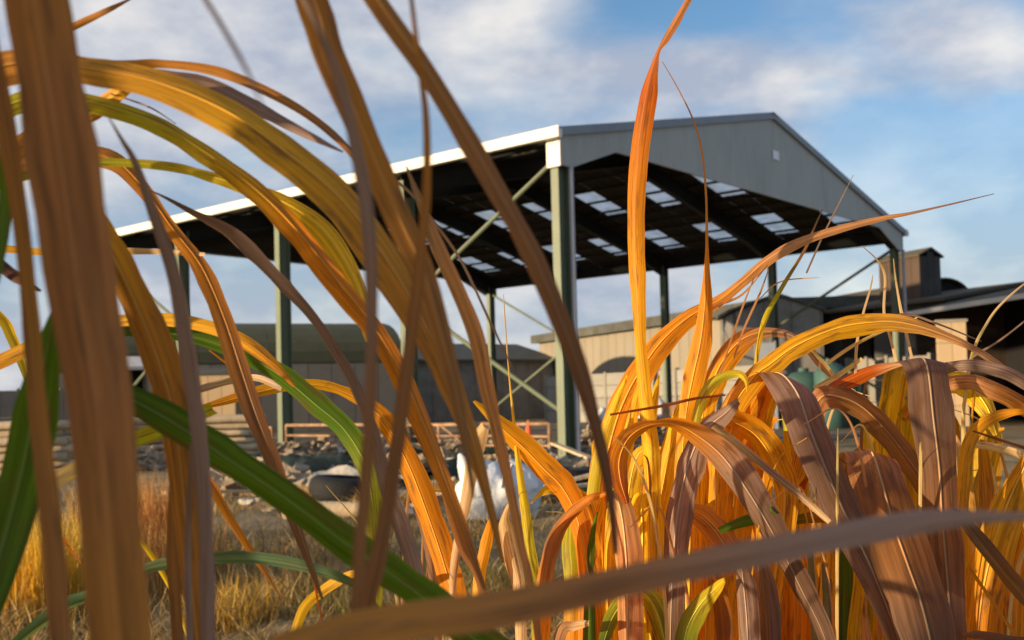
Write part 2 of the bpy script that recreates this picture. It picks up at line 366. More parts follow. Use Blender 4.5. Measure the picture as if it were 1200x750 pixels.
    # eave gutters
    for side in (0, 1):
        x = -.26 if side == 0 else BW + .14
        m = MB(); m.box(x, x + .015, -.2, BL + .2, 5.84, 6.02); m.box(x, x + .12, -.2, BL + .2, 5.825, 5.84); m.box(x + .105, x + .12, -.2, BL + .2, 5.84, 5.98)
        m.box(x + .015, x + .105, -.2, -.185, 5.84, 5.97); m.box(x + .015, x + .105, BL + .185, BL + .2, 5.84, 5.97)
        m.build('gutter', MAT['cream'], o)
        xx = .02 if side == 0 else BW - .36
        if side: MB().box(xx + .12, xx + .34, .25, BL - .25, 5.62, 5.955).build('eave_beam', MAT['rafter'], o)
    # downpipes on the front corners
    for x in (.27, BW + .1):
        MB().tube([(x, -.06, 0.05), (x, -.06, 5.4)], .05, 10).build('downpipe', MAT['pipe'], o)
    # K braces
    for x, k0, k1, tz in ((.17, 0, 1, 5.55), (BW - .17, 0, 1, 5.4), (BW - .17, 4, 3, 5.4), (.17, 4, 3, 5.5)):
        y0 = k0 * bay + (.18 if k0 == 0 else -.18); y1 = k1 * bay + (-.1 if k0 == 0 else .1)
        for za, zb in ((tz, 3.3), (.85, 3.15)):
            MB().tube([(x, y0, za), (x, y1, zb)], .045, 8).build('brace', MAT['green'], o)
    # gable sign plate
    MB().box(8.48, 8.80, -.098, -.088, 6.82, 7.04).build('sign_plate', MAT['white'], o)
    return o
BARN = barn()
def BP(a, b, z): 
    u = Vector((math.sin(TH), math.cos(TH), 0)); v = Vector((-math.cos(TH), math.sin(TH), 0))
    return Vector((AX, AY, 0)) + u * a + v * b + Vector((0, 0, z))

# ------------------------------------------------------------------ sheds behind
def shed(name, label, p0, p1, depth, eave, ridge, wall, roof, npan=12, openings=(), hang=.35, wall_lo=0.0, endwall=None, ridge_t=.5, roofthick=.12, cat='shed', gutter=None):
    """ridge runs parallel to the front p0->p1 (p0 left). local x along front, y away."""
    p0, p1 = Vector(p0), Vector(p1); d = p1 - p0; Ln = Vector((d.x, d.y)).length; rz = math.atan2(d.y, d.x)
    o = empty(name, (p0.x, p0.y, 0), rz); tag(o, label, cat)
    pw = Ln / npan
    for i in range(npan):
        if any(a <= (i + .5) / npan <= b for a, b in openings): continue
        MB().box(i * pw + .012, (i + 1) * pw - .012, 0, .08, wall_lo, eave).build('wall_panel', wall, o)
    ne = max(3, int(depth / 1.6)); ew = endwall or wall
    for xs in ((0.0, .08), (Ln - .08, Ln)):
        for j in range(ne):
            y0, y1 = .1 + (depth - .2) * j / ne + .01, .1 + (depth - .2) * (j + 1) / ne - .01
            def top(y):
                t = y / depth
                return eave + (ridge - eave) * (t / ridge_t if t < ridge_t else (1 - t) / (1 - ridge_t))
            poly = [(y0, 0), (y1, 0), (y1, top(y1) - .02), (y0, top(y0) - .02)]
            if y0 < ridge_t * depth < y1: poly.insert(3, (ridge_t * depth, ridge - .02))
            m = MB(); n = len(poly); m.v = [(xs[0], y, z) for y, z in poly] + [(xs[1], y, z) for y, z in poly]
            m.f = [tuple(range(n)), tuple(range(n, 2 * n))] + [(i, n + i, n + (i + 1) % n, (i + 1) % n) for i in range(n)]
            m.build('end_wall_panel', ew, o)
    MB().box(.1, Ln - .1, depth - .08, depth, 0, eave).build('back_wall', wall, o)
    MB().box(.15, Ln - .15, depth * .35, depth * .35 + .05, 0, eave).build('dark_void_sheet', MAT['interior'], o)  # near-black sheet added so the openings look unlit
    # roof in strips
    ns = max(4, int(Ln / 2.2))
    sl1 = (ridge - eave) / (ridge_t * depth)
    for i in range(ns):
        x0 = -hang + (Ln + 2 * hang) * i / ns + .006; x1 = -hang + (Ln + 2 * hang) * (i + 1) / ns - .006
        for (ya, za, yb, zb) in ((-hang, eave - hang * sl1, ridge_t * depth, ridge), (ridge_t * depth, ridge, depth + .2, eave)):
            MB().hexa([(x0, ya, za), (x1, ya, za), (x1, yb, zb), (x0, yb, zb), (x0, ya, za + roofthick), (x1, ya, za + roofthick), (x1, yb, zb + roofthick), (x0, yb, zb + roofthick)]).build('roof_sheet', roof, o)
    if gutter: MB().box(-hang, Ln + hang, -hang - .13, -hang - .01, eave - hang * sl1 - .02, eave - hang * sl1 + .13).build('gutter', gutter, o)
    return o
def ground_at(px, d): p = P(px, 480, d); return Vector((p.x, p.y, 0))
# beige shed seen through the barn
s3a, s3b = ground_at(634, 66), ground_at(905, 45)
shed('beige_shed', 'long beige-sheeted farm shed with dark roof behind the steel barn', s3a, s3b, 12, 4.65, 4.9, MAT['beige'], MAT['asbestos'], 26, hang=.4, roofthick=.5)
# grey shed in the middle distance
shed('grey_shed', 'low dark grey shed between the moss-roofed shed and the beige shed', ground_at(455, 58), ground_at(650, 64), 9, 3.5, 4.6, MAT['greywall'], MAT['asbestos'], 12, openings=((.3, .36), (.55, .62)))
# farm buildings on the right
gp = ground_at(968, 44)
shed('gabled_shed', 'small grey gabled shed at the right end of the beige shed', gp, gp + Vector((.5, 8, 0)), 3.7, 4.55, 5.2, MAT['greywall'], MAT['asbestos'], 5, hang=.12, endwall=MAT['greywall'])
shed('brown_roof_shed', 'long shed with brown-green roof below the hopper tower', ground_at(955, 46), ground_at(1110, 40), 9, 4.5, 5.2, MAT['darkwall'], MAT['brownroof'], 8, openings=((.3, .5),))
shed('open_fronted_shed', 'dark open-fronted shed with pale gutter at the right edge', ground_at(1072, 37), ground_at(1330, 27), 10, 3.75, 4.7, MAT['brownwall'], MAT['brownroof'], 10, openings=((0, 1),), gutter=MAT['gutter'])
def arch_shed(name, label, p0, p1, depth, eave, rise, roof, wall, npan, openings=()):
    """barrel roofed shed, arch profile across the depth."""
    p0, p1 = Vector(p0), Vector(p1); d = p1 - p0; Ln = d.length; o = empty(name, (p0.x, p0.y, 0), math.atan2(d.y, d.x)); tag(o, label, 'shed')
    def prof(t): return depth * (.5 - .5 * math.cos(math.pi * t)), eave + rise * math.sin(math.pi * t)
    K = 14; ns = max(3, int(Ln / 2.4))
    for i in range(ns):
        x0, x1 = -.2 + (Ln + .4) * i / ns + .006, -.2 + (Ln + .4) * (i + 1) / ns - .006
        m = MB()
        for t in range(K):
            (ya, za), (yb, zb) = prof(t / K), prof((t + 1) / K)
            m.hexa([(x0, ya, za), (x1, ya, za), (x1, yb, zb), (x0, yb, zb), (x0, ya, za + .07), (x1, ya, za + .07), (x1, yb, zb + .07), (x0, yb, zb + .07)])
        m.build('roof_sheet', roof, o)
    pw = Ln / npan
    for i in range(npan):
        if any(a <= (i + .5) / npan <= b for a, b in openings): continue
        MB().box(i * pw + .012, (i + 1) * pw - .012, .02, .1, 0, eave - .02).build('wall_panel', wall, o)
    MB().box(.1, Ln - .1, depth * .4, depth * .4 + .05, 0, eave).build('dark_void_sheet', MAT['interior'], o)  # black sheet added inside, painting the shade behind the openings
    for xs in ((.05, .12), (Ln - .12, Ln - .05)):
        poly = [(.1, 0), (depth - .1, 0)] + [(prof(1 - t / K)[0], prof(1 - t / K)[1] - .02) for t in range(1, K)]
        n = len(poly); m = MB(); m.v = [(xs[0], y, z) for y, z in poly] + [(xs[1], y, z) for y, z in poly]
        m.f = [tuple(range(n)), tuple(range(n, 2 * n))] + [(i, n + i, n + (i + 1) % n, (i + 1) % n) for i in range(n)]
        m.build('end_wall', wall, o)
    return o
arch_shed('mossy_shed', 'long shed with rounded dark mossy roof at the left behind the barn', ground_at(60, 42), ground_at(470, 47), 9, 2.95, 1.95, MAT['mossroof'], MAT['concrete'], 14, openings=((.28, .34), (.9, .95)))
bp = ground_at(1143, 46)
arch_shed('barrel_shed', 'barrel-roofed shed end peeping over the right-hand roofs', bp, bp + Vector((-2.2, 7, 0)), 2.9, 4.7, 1.15, MAT['brownroof'], MAT['interior'], 4)  # walls take the void colour, painting the end as a dark interior
def tower():
    p0, p1 = ground_at(1036, 44), ground_at(1084, 42); d = p1 - p0; o = empty('hopper_tower', (p0.x, p0.y, 0), math.atan2(d.y, d.x)); Ln = d.length
    tag(o, 'boxy brown sheeted tower rising above the right-hand shed roofs', 'tower')
    for i in range(5):
        MB().box(Ln * i / 5 + .008, Ln * (i + 1) / 5 - .008, 0, .08, 0, 6.45).build('wall_panel', MAT['brownwall'], o)
    for i in range(3):
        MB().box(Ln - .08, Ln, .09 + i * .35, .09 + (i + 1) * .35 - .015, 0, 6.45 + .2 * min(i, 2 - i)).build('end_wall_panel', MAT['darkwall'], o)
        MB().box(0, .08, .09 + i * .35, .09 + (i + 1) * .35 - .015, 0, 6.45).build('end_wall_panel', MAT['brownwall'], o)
    MB().box(.1, Ln - .1, 1.1, 1.15, 0, 6.45).build('back_wall', MAT['brownwall'], o)
    MB().hexa([(-.08, -.1, 6.43), (Ln + .08, -.1, 6.43), (Ln + .08, .6, 6.75), (-.08, .6, 6.75), (-.08, -.1, 6.50), (Ln + .08, -.1, 6.50), (Ln + .08, .6, 6.82), (-.08, .6, 6.82)]).build('roof', MAT['brownroof'], o)
    MB().hexa([(-.08, .6, 6.75), (Ln + .08, .6, 6.75), (Ln + .08, 1.25, 6.40), (-.08, 1.25, 6.40), (-.08, .6, 6.82), (Ln + .08, .6, 6.82), (Ln + .08, 1.25, 6.47), (-.08, 1.25, 6.47)]).build('roof', MAT['brownroof'], o)
tower()
def panel_wall(name, label, p0, p1, h, rows, cols, mat, thick=.12, postmat=None, cat='wall'):
    p0, p1 = Vector(p0), Vector(p1); d = p1 - p0; Ln = d.length; o = empty(name, (p0.x, p0.y, 0), math.atan2(d.y, d.x)); tag(o, label, cat)
    for c in range(cols):
        for r in range(rows):
            j = random.uniform(-.02, .02)
            MB().box(Ln * c / cols + .06, Ln * (c + 1) / cols - .06, j, thick + j, h * r / rows + .012, h * (r + 1) / rows - .012).build('board', mat, o)
    for c in range(cols + 1):
        x = Ln * c / cols; MB().box(x - .058, x + .058, -.05, thick + .05, 0, h + .06).build('post', postmat or mat, o)
    return o
panel_wall('board_wall', 'pale wall of horizontal boards in front of the beige shed', ground_at(640, 52), ground_at(890, 41), 2.25, 4, 6, MAT['board'], postmat=MAT['concrete'])
panel_wall('block_wall', 'grey panelled yard wall at the right behind the corner post', ground_at(995, 36), ground_at(1092, 33), 2.2, 3, 4, MAT['concrete'])
panel_wall('left_yard_wall', 'grey panelled yard wall below the mossy shed', ground_at(-30, 36), ground_at(120, 38), 1.9, 2, 6, MAT['concrete'])
# tan pier
def pier():
    p = ground_at(1102, 31.5); o = empty('tan_pier', (p.x, p.y, 0), -.25); tag(o, 'sunlit tan wall pier standing before the open-fronted shed', 'pier')
    for r in range(5):
        for c in range(2):
            MB().box(c * .4 + .006, (c + 1) * .4 - .006, 0, .4, r * .62 + .006, (r + 1) * .62 - .006).build('block', MAT['tanwall'], o)
    MB().box(-.04, .84, -.04, .44, 3.1, 3.18).build('coping', MAT['concrete'], o)
pier()
def pale_hut():
    p = ground_at(228, 33); o = empty('tan_hut', (p.x, p.y, 0), .05); tag(o, 'small tan rendered hut behind the left barn posts', 'hut')
    for i in range(3):
        MB().box(i * .42 + .006, (i + 1) * .42 - .006, 0, .1, 0, 2.15).build('wall_panel', MAT['tanwall'], o)
    for xs in ((0, .1), (1.16, 1.26)): MB().box(xs[0], xs[1], .105, 1.6, 0, 2.1).build('side_wall', MAT['tanwall'], o)
    MB().hexa([(-.1, -.1, 2.155), (1.36, -.1, 2.155), (1.36, 1.7, 2.35), (-.1, 1.7, 2.35), (-.1, -.1, 2.2), (1.36, -.1, 2.2), (1.36, 1.7, 2.4), (-.1, 1.7, 2.4)]).build('roof', MAT['asbestos'], o)
pale_hut()
shed('pale_roof_outbuilding', 'small outbuilding with pale fascia left of the moss-roofed shed', ground_at(95, 37.5), ground_at(175, 38.5), 3, 2.6, 3.0, MAT['concrete'], MAT['gutter'], 5, openings=((.3, .9),), hang=.15)
# blue grey sheet, teal tanks
o = MB().box(-.3, .3, -.03, .03, 0, 2.7).box(-.33, -.27, -.06, -.031, 0, 2.75).box(.27, .33, -.06, -.031, 0, 2.75).build('steel_door_sheet', MAT['bluegrey']); o.location = ground_at(899, 33); o.rotation_euler.z = -.3
tag(o, 'upright blue-grey steel sheet with pale edge near the far barn post', 'sheet')
for i, (px, d, r, h) in enumerate(((943, 33, .62, 1.8), (975, 32, .5, 2.0), (1000, 33.5, .45, 1.7))):
    t = empty('teal_tank', ground_at(px, d)); tag(t, ('wide teal storage tank, leftmost of three behind the leaves', 'tall teal storage tank, middle of three behind the leaves', 'small teal storage tank, rightmost of three behind the leaves')[i], 'tank', 'teal tanks in the yard')
    MB().lathe([(0, 0), (r, 0), (r, h * .3), (r * 1.02, h * .32), (r, h * .34), (r, h * .62), (r * 1.02, h * .64), (r, h * .66), (r, h * .85), (r * .6, h * .97), (0, h)], 20).build('tank_body', MAT['teal'], t, True)
    MB().lathe([(0, h + .08), (.16, h + .08), (.16, h - .05)], 14).build('lid', MAT['teal'], t)

# ------------------------------------------------------------------ hurdles along the barn
def hurdle(b0, b1, label, a=-.05, h=.66, axis='b', zr=0):
    o = empty('rusty_hurdle', (AX, AY, 0), BARN_ROT); tag(o, label, 'hurdle', 'rusty hurdles round the barn')
    def pt(s, z): return (a, s, z) if axis == 'b' else (s, a, z)
    j = lambda: random.uniform(-.012, .012)
    for z, r in ((h, .032), (h * .66, .022), (h * .4, .024), (.14, .022)):
        MB().tube([pt(b0 + .02, z + j()), pt((b0 + b1) / 2, z + j()), pt(b1 - .02, z + j())], r, 8).build('rail', MAT['rust'], o)
    for s in (b0, b0 + (b1 - b0) * .52, b1):
        MB().tube([pt(s, 0.0), pt(s, h + .02)], .03, 8).build('upright', MAT['rust'], o)
    for s0, s1 in ((b0, b0 + (b1 - b0) * .5),):
        MB().tube([pt(s0 + .04, .16), pt(s1 - .04, h - .03)], .018, 6).build('brace', MAT['rust'], o)
hurdle(.35, 2.0, 'short rusty hurdle next to the front corner post'); hurdle(2.15, 3.95, 'rusty hurdle ending at the second barn post', a=-.12); hurdle(4.4, 8.0, 'long rusty hurdle between the second and third barn posts')
hurdle(8.5, 12.2, 'rusty hurdle left of the third barn post', a=-.08, h=.62)
hurdle(.6, 3.6, 'rusty hurdle across the front of the gable', a=-.25, axis='a'); hurdle(3.8, 7.6, 'second rusty hurdle across the gable front, right of the corner', a=-.3, axis='a')

# ------------------------------------------------------------------ blades (dry ground grass)
def blade_mesh(name, pts, hts, leans, widths, cols, mat, parent=None, seg=3):
    n = len(pts); V = np.zeros((n, 2 * seg + 1, 3)); C = np.zeros((n, 2 * seg + 1, 4)); U = np.zeros((n, 2 * seg + 1, 2))
    az = rng.uniform(0, 2 * np.pi, n); dirs = np.stack([np.cos(az), np.sin(az)], -1); fa = rng.uniform(0, np.pi, n); sd = np.stack([np.cos(fa), np.sin(fa)], -1)
    for k in range(seg + 1):
        t = k / seg; c = pts.copy(); c[:, :2] += dirs * (leans * hts * t ** 1.7)[:, None]; c[:, 2] += hts * (t - .25 * leans * t * t)
        wd = (widths * (1 - t) ** .7)[:, None] * sd
        if k < seg:
            V[:, 2 * k, :] = c; V[:, 2 * k + 1, :] = c; V[:, 2 * k, :2] -= wd; V[:, 2 * k + 1, :2] += wd; U[:, 2 * k] = (0.1, t); U[:, 2 * k + 1] = (.9, t)
        else: V[:, 2 * seg, :] = c; U[:, 2 * seg] = (.5, 1)
    C[:, :, :3] = cols[:, None, :]; C[:, :, 3] = 1
    base = np.arange(n)[:, None] * (2 * seg + 1); tris = []
    for k in range(seg - 1): tris += [[2 * k, 2 * k + 1, 2 * k + 3], [2 * k, 2 * k + 3, 2 * k + 2]]
    tris.append([2 * seg - 2, 2 * seg - 1, 2 * seg])
    F = (base[:, None, :] + np.array(tris)[None]).reshape(-1, 3)
    me = bpy.data.meshes.new(name); me.vertices.add(V.shape[0] * V.shape[1]); me.vertices.foreach_set('co', V.ravel())
    me.loops.add(F.size); me.loops.foreach_set('vertex_index', F.ravel().astype(np.int32)); me.polygons.add(len(F)); me.polygons.foreach_set('loop_start', np.arange(0, F.size, 3, dtype=np.int32))
    me.update(calc_edges=True)
    a = me.color_attributes.new('Col', 'FLOAT_COLOR', 'POINT'); a.data.foreach_set('color', C.ravel())
    uvl = me.uv_layers.new(name='UVMap'); uvl.data.foreach_set('uv', U.reshape(-1, 2)[F.ravel()].ravel())
    me.materials.append(mat); o = bpy.data.objects.new(name, me); COL.objects.link(o)
    if parent: o.parent = parent
    return o
def pick(cols, n, jit=.25):
    c = np.array([lin(k) for k in cols])[rng.integers(0, len(cols), n)]; return np.clip(c * rng.uniform(1 - jit, 1 + jit, (n, 1)), 0, 1)
DRY = [(176, 148, 104), (150, 122, 78), (196, 170, 124), (128, 110, 66), (112, 104, 58), (165, 138, 92), (100, 84, 56)]
# ------------------------------------------------------------------ yard clutter
def plank(p, L, w, h, rz, rx, label, group, mat='timber'):
    m = MB().box(-L / 2, L / 2, -w / 2, w / 2, 0, h); o = m.build('timber_plank', MAT[mat]); o.location = p; o.rotation_euler = (0, rx, rz); tag(o, label, 'plank', group); return o
def log(p, L, r, rz, label, group, ry=0):
    pts = [(-L / 2 + L * i / 5, random.uniform(-.02, .02), random.uniform(-.01, .01)) for i in range(6)]
    o = MB().tube(pts, [r * random.uniform(.88, 1.08) for _ in range(6)], 10).build('log', MAT['timber'], None, True); o.location = p; o.rotation_euler = (0, ry, rz); tag(o, label, 'log', group); return o
def stack(px, d, nx, nz, L, rz, grp, lab, z0=0):
    c = ground_at(px, d); r = .075
    for k in range(nz):
        for i in range(nx - k % 2):
            off = (i - (nx - 1 - k % 2) / 2) * r * 2.1
            log((c.x - math.sin(rz) * off + random.uniform(-.08, .08), c.y + math.cos(rz) * off, z0 + r + k * r * 1.8), L * random.uniform(.8, 1.05), r * random.uniform(.8, 1.1), rz + random.uniform(-.03, .03), lab, grp)
stack(262, 20.5, 4, 7, 1.4, .1, 'logs stacked beside the third barn post', 'sunlit log in the stack left of the third barn post')
stack(25, 18.5, 4, 7, 2.0, .05, 'logs stacked at the left edge', 'sunlit log in the stack at the left edge')
stack(170, 21.5, 4, 7, 1.6, .5, 'logs stacked behind the wide golden leaf', 'log in the stack behind the wide golden leaf')
for i in range(9):
    px = random.uniform(255, 520); d = random.uniform(16.5, 18.3); p = ground_at(px, d)
    plank((p.x, p.y, .02 + .05 * (i % 3)), random.uniform(1.0, 2.4), .16, .045, random.uniform(-.3, .3), random.uniform(-.03, .03), 'pale weathered plank lying before the barn hurdles', 'loose planks before the hurdles')
# tyres
def tyre(p, r, rot, label):
    o = empty('tyre', p); o.rotation_euler = rot; tag(o, label, 'tyre', 'old tyres among the rubble')
    prof = [(.56, -.28), (.62, -.33), (.86, -.31), (.97, -.22), (1, -.1), (1, .1), (.97, .22), (.86, .31), (.62, .33), (.56, .28), (.56, -.28)]
    MB().lathe([(a * r, b * r) for a, b in prof], 22, (0, 0, .33 * r)).build('tread', MAT['rubber'], o, True)
    MB().lathe([(.57 * r, -.2 * r), (.5 * r, -.18 * r), (.5 * r, .18 * r), (.57 * r, .2 * r)], 22, (0, 0, .33 * r)).build('rim', MAT['rust'], o, True)
g = G(405, 590); tyre((g.x, g.y, .02), .42, (.0, .1, 0), 'dark tyre lying flat behind the pale log')
g = G(372, 560); tyre((g.x, g.y, .02), .45, (.1, -.1, 0), 'dark tyre lying flat beside the tarpaulin')
g = G(640, 585); tyre((g.x + .25, g.y + .9, .02), .40, (0, .05, 0), 'dark tyre half hidden behind the white bag')
def tarp(c, rx, ry, h, seed, name, label, mat):
    rn = np.random.default_rng(seed); n = 26; v = []; f = []
    ph = rn.uniform(0, 6.28, 6)
    for i in range(n):
        for j in range(n):
            x = -1 + 2 * i / (n - 1); y = -1 + 2 * j / (n - 1); r = math.hypot(x, y)
            e = max(0, 1 - (r / (1 + .12 * math.sin(3 * math.atan2(y, x) + ph[0]))) ** 2.2)
            z = h * e ** .6 * (1 + .18 * math.sin(4 * x + ph[1]) * math.sin(3 * y + ph[2])) + .02 * math.sin(9 * x + 5 * y + ph[3]) + .05 * h * abs(math.sin(7 * x - 4 * y + ph[4])) + .022 * rn.standard_normal()
            v.append((x * rx, y * ry, z if e > 0 else z * .3))
    f = [(i * n + j, (i + 1) * n + j, (i + 1) * n + j + 1, i * n + j + 1) for i in range(n - 1) for j in range(n - 1)]
    o = mesh_obj(name, v, f, mat, None, True); o.location = c; tag(o, label, 'tarpaulin'); return o
g = G(352, 566); tarp((g.x, g.y + .6, .0), .95, .9, .36, 3, 'tarpaulin', 'dark green tarpaulin humped over a heap before the barn', MAT['tarp'])
g = G(305, 556); tarp((g.x - .2, g.y + .9, .0), 1.0, .8, .22, 5, 'tarpaulin', 'low dark tarpaulin left of the humped one', MAT['tarp'])
g = G(505, 575); tarp((g.x, g.y + 1.6, .0), .7, .6, .30, 9, 'tarpaulin', 'dark tarpaulin heap just left of the white bag', MAT['tarp'])
# rubble
def rock(p, s, seed, label, cat='rubble', mat='rubble', flat=.5):
    rn = random.Random(seed); bm = bmesh.new(); bmesh.ops.create_icosphere(bm, subdivisions=2, radius=1)
    for v in bm.verts: v.co *= 1 + rn.uniform(-.16, .16); v.co.x *= 1.3; v.co.z = v.co.z * flat + flat * .8
    me = bpy.data.meshes.new('rubble_lump'); bm.to_mesh(me); bm.free(); me.materials.append(MAT[mat]); o = bpy.data.objects.new('rubble_lump', me); COL.objects.link(o)
    o.location = p; o.scale = (s, s, s); o.rotation_euler.z = rn.uniform(0, 6.3); tag(o, label, cat, 'pale rubble before the barn'); return o
for i, (px, py, s) in enumerate(((290, 592, .16), (305, 588, .1), (345, 572, .22), (392, 560, .26), (410, 566, .2), (428, 578, .18), (440, 590, .24), (455, 602, .2), (470, 606, .17), (425, 558, .2), (380, 578, .14), (490, 600, .18), (452, 575, .22), (330, 588, .1), (470, 585, .2), (500, 592, .22))):
    rock(G(px, py) - Vector((0, 0, .0)), s * .6, i, 'pale lump of rubble between the tarpaulins and the white bag')
rq = random.Random(4)
for i in range(40):
    px = rq.uniform(235, 680); py = rq.uniform(540, 592); g = G(px, py)
    rock(g + Vector((0, 0, .02)), rq.uniform(.06, .17), 100 + i, 'pale stone in the rubble strip before the barn')
for i in range(34):
    px = rq.uniform(225, 690); py = rq.uniform(538, 596); g = G(px, py)
    plank((g.x, g.y, rq.uniform(.04, .2)), rq.uniform(.35, 1.3), rq.uniform(.07, .16), .035, rq.uniform(-1.2, 1.2), rq.uniform(-.22, .22), 'short pale board end strewn in the rubble strip', 'board ends strewn in the rubble', rq.choice(['timber', 'timber', 'rust', 'board']))
for i in range(16):
    px = rq.uniform(270, 660); py = rq.uniform(538, 585); g = G(px, py); sx, sy = rq.uniform(.18, .36), rq.uniform(.14, .25)
    v = []; n = 6
    for jx in range(n):
        for jy in range(n): v.append((sx * (2 * jx / 5 - 1), sy * (2 * jy / 5 - 1), .06 * math.sin(jx * 1.3 + i) * math.cos(jy * 1.1 + i * 2) + rq.uniform(-.012, .012)))
    v += [(x, y, z - .012) for x, y, z in v]
    f = [(a * n + c, (a + 1) * n + c, (a + 1) * n + c + 1, a * n + c + 1) for a in range(n - 1) for c in range(n - 1)]; f += [tuple(k + n * n for k in q[::-1]) for q in f]
    o = mesh_obj('sheet_offcut', v, f, MAT[rq.choice(['rubble', 'rubble', 'board', 'tarp'])], None, True); o.location = (g.x, g.y, rq.uniform(.12, .24)); o.rotation_euler = (rq.uniform(-.1, .5), rq.uniform(-.35, .35), rq.uniform(-1, 1)); tag(o, 'crumpled sheet offcut thrown on the rubble strip before the barn', 'sheet', 'sheet offcuts on the rubble')
def debris(c, rx, ry, h, seed, label):
    rn = np.random.default_rng(seed); V = []; F = []
    for q in range(260):
        a = rn.uniform(0, 6.283); r = math.sqrt(rn.random()); x, y = rx * r * math.cos(a), ry * r * math.sin(a); z = h * (1 - r * r) * rn.uniform(.6, 1)
        L_, w_, t_ = rn.uniform(.06, .34), rn.uniform(.03, .1), rn.uniform(.015, .05); e = Matrix.Rotation(rn.uniform(0, 6.28), 3, 'Z') @ Matrix.Rotation(rn.uniform(-.6, .6), 3, 'Y') @ Matrix.Rotation(rn.uniform(-.8, .8), 3, 'X')
        n = len(V); V += [tuple(Vector((x, y, z)) + e @ Vector((sx * L_, sy * w_, sz * t_))) for sz in (-1, 1) for sx, sy in ((-1, -1), (1, -1), (1, 1), (-1, 1))]
        F += [tuple(n + k for k in q_) for q_ in ((0, 3, 2, 1), (4, 5, 6, 7), (0, 1, 5, 4), (1, 2, 6, 5), (2, 3, 7, 6), (3, 0, 4, 7))]
    o = empty('debris_heap', c); tag(o, label, 'heap', 'debris heaps by the hurdles')
    s_ = mesh_obj('broken_pieces', V, F, MAT['debris'], o); tag(s_, kind='stuff')
for i, (px, d, rx, h, lab) in enumerate(((290, 22, 1.5, .5, 'heap of broken brown debris left of the third barn post'), (375, 22.5, 1.4, .45, 'heap of broken brown debris right of the third barn post'), (440, 21.5, 1.3, .4, 'heap of broken brown debris left of the second barn post'), (530, 21, 1.4, .4, 'heap of broken brown debris right of the second barn post'), (630, 19.9, 1.0, .35, 'heap of broken brown debris at the foot of the corner post'), (740, 22.5, 1.6, .6, 'heap of broken brown debris under the front gable'), (340, 16.5, 1.1, .25, 'low heap of broken debris behind the humped tarpaulin'), (480, 15.5, 1.2, .25, 'low heap of broken debris between the tarpaulins'), (600, 15, 1.2, .22, 'low heap of broken debris behind the white bag'), (330, 14, .9, .15, 'scatter of broken debris in front of the humped tarpaulin'), (110, 20, 1.6, .5, 'heap of broken debris behind the blurred broad leaf'))):
    g = ground_at(px, d); debris((g.x, g.y, .02), rx, .6, h * (.55 if i < 5 else .9), 60 + i, lab)
for i, (px, py, r, h) in enumerate(((385, 585, .42, .24), (450, 598, .4, .2), (355, 592, .4, .16), (300, 578, .5, .2), (520, 588, .45, .22), (640, 580, .5, .2))):
    g = G(px, py); n = 420; a = rng.uniform(0, 6.283, n); q = np.sqrt(rng.random(n)); pts = np.stack([r * q * np.cos(a), r * .6 * q * np.sin(a), h * (1 - q ** 2) * .7], -1)
    t = empty('straw_heap', (g.x, g.y, -.02)); tag(t, ('small heap of dry straw beside the humped tarpaulin', 'small heap of dry straw left of the white bag', 'flat heap of dry straw below the tarpaulins', 'heap of dry straw at the left of the rubble', 'heap of dry straw directly behind the white bag', 'heap of dry straw right of the white bag')[i], 'straw heap', 'straw heaps among the rubble')
    s_ = blade_mesh('straw', pts, rng.uniform(.08, .22, n), rng.uniform(.6, 1.6, n), rng.uniform(.004, .009, n), pick([(200, 165, 105), (170, 135, 80), (220, 190, 130)], n), MAT['blade'], t); tag(s_, kind='stuff')
g = G(402, 608); log((g.x, g.y, .09), 1.15, .085, -.08, 'thick pale log lying on the dry grass before the tyre', None)
g = G(60, 592); 
# white bulk bag
def bulk_bag():
    g = G(583, 607); o = empty('bulk_bag', (g.x, g.y + .35, -.02), .25); tag(o, 'slumped white woven bulk bag on the ground left of the orange clump', 'bag')
    n, k = 36, 16; v = []; f = []; rn = np.random.default_rng(2)
    for j in range(k + 1):
        t = j / k
        rad = (1.0 + .14 * math.sin(min(1, t * 1.25) * math.pi)) * (1 if t < .45 else max(.0, 1 - ((t - .45) / .55) ** 2.0) ** .8)
        z = .50 * (1 - (1 - t) ** 1.35)
        for i in range(n):
            a = 2 * math.pi * i / n; sq = 1 / max(abs(math.cos(a)), abs(math.sin(a))) ** .4
            fold = 1 + .06 * math.sin(5 * a + 4 * t) + .05 * math.sin(9 * a - 7 * t) + .03 * math.sin(17 * a + 5 * t) + .022 * rn.standard_normal()
            v.append((.36 * rad * sq * fold * math.cos(a) + .05 * t, .31 * rad * sq * fold * math.sin(a), z * (1 + .10 * math.sin(a * 2 + 1) * t + .05 * math.cos(3 * a))))
    f = [(j * n + i, j * n + (i + 1) % n, (j + 1) * n + (i + 1) % n, (j + 1) * n + i) for j in range(k) for i in range(n)]
    f.append(tuple(k * n + i for i in range(n)))
    mesh_obj('sack', v, f, MAT['bag'], o, True)
    # gathered neck and lifting loops
    MB().tube([(-.12, .0, .34), (-.25, -.02, .43), (-.33, -.04, .53), (-.38, -.05, .62)], [.22, .16, .08, .015], 12).build('flap', MAT['bag'], o, True)
    for sx in (-1, 1):
        m = MB(); pts = [(.12 * sx + .18, -.25, .46), (.14 * sx + .2, -.33, .52), (.2 * sx + .2, -.36, .45), (.24 * sx + .2, -.33, .3)]
        for a_, b_ in zip(pts, pts[1:]): m.bar(a_, b_, .05, .008)
        m.build('lifting_loop', MAT['bag'], o)
bulk_bag()
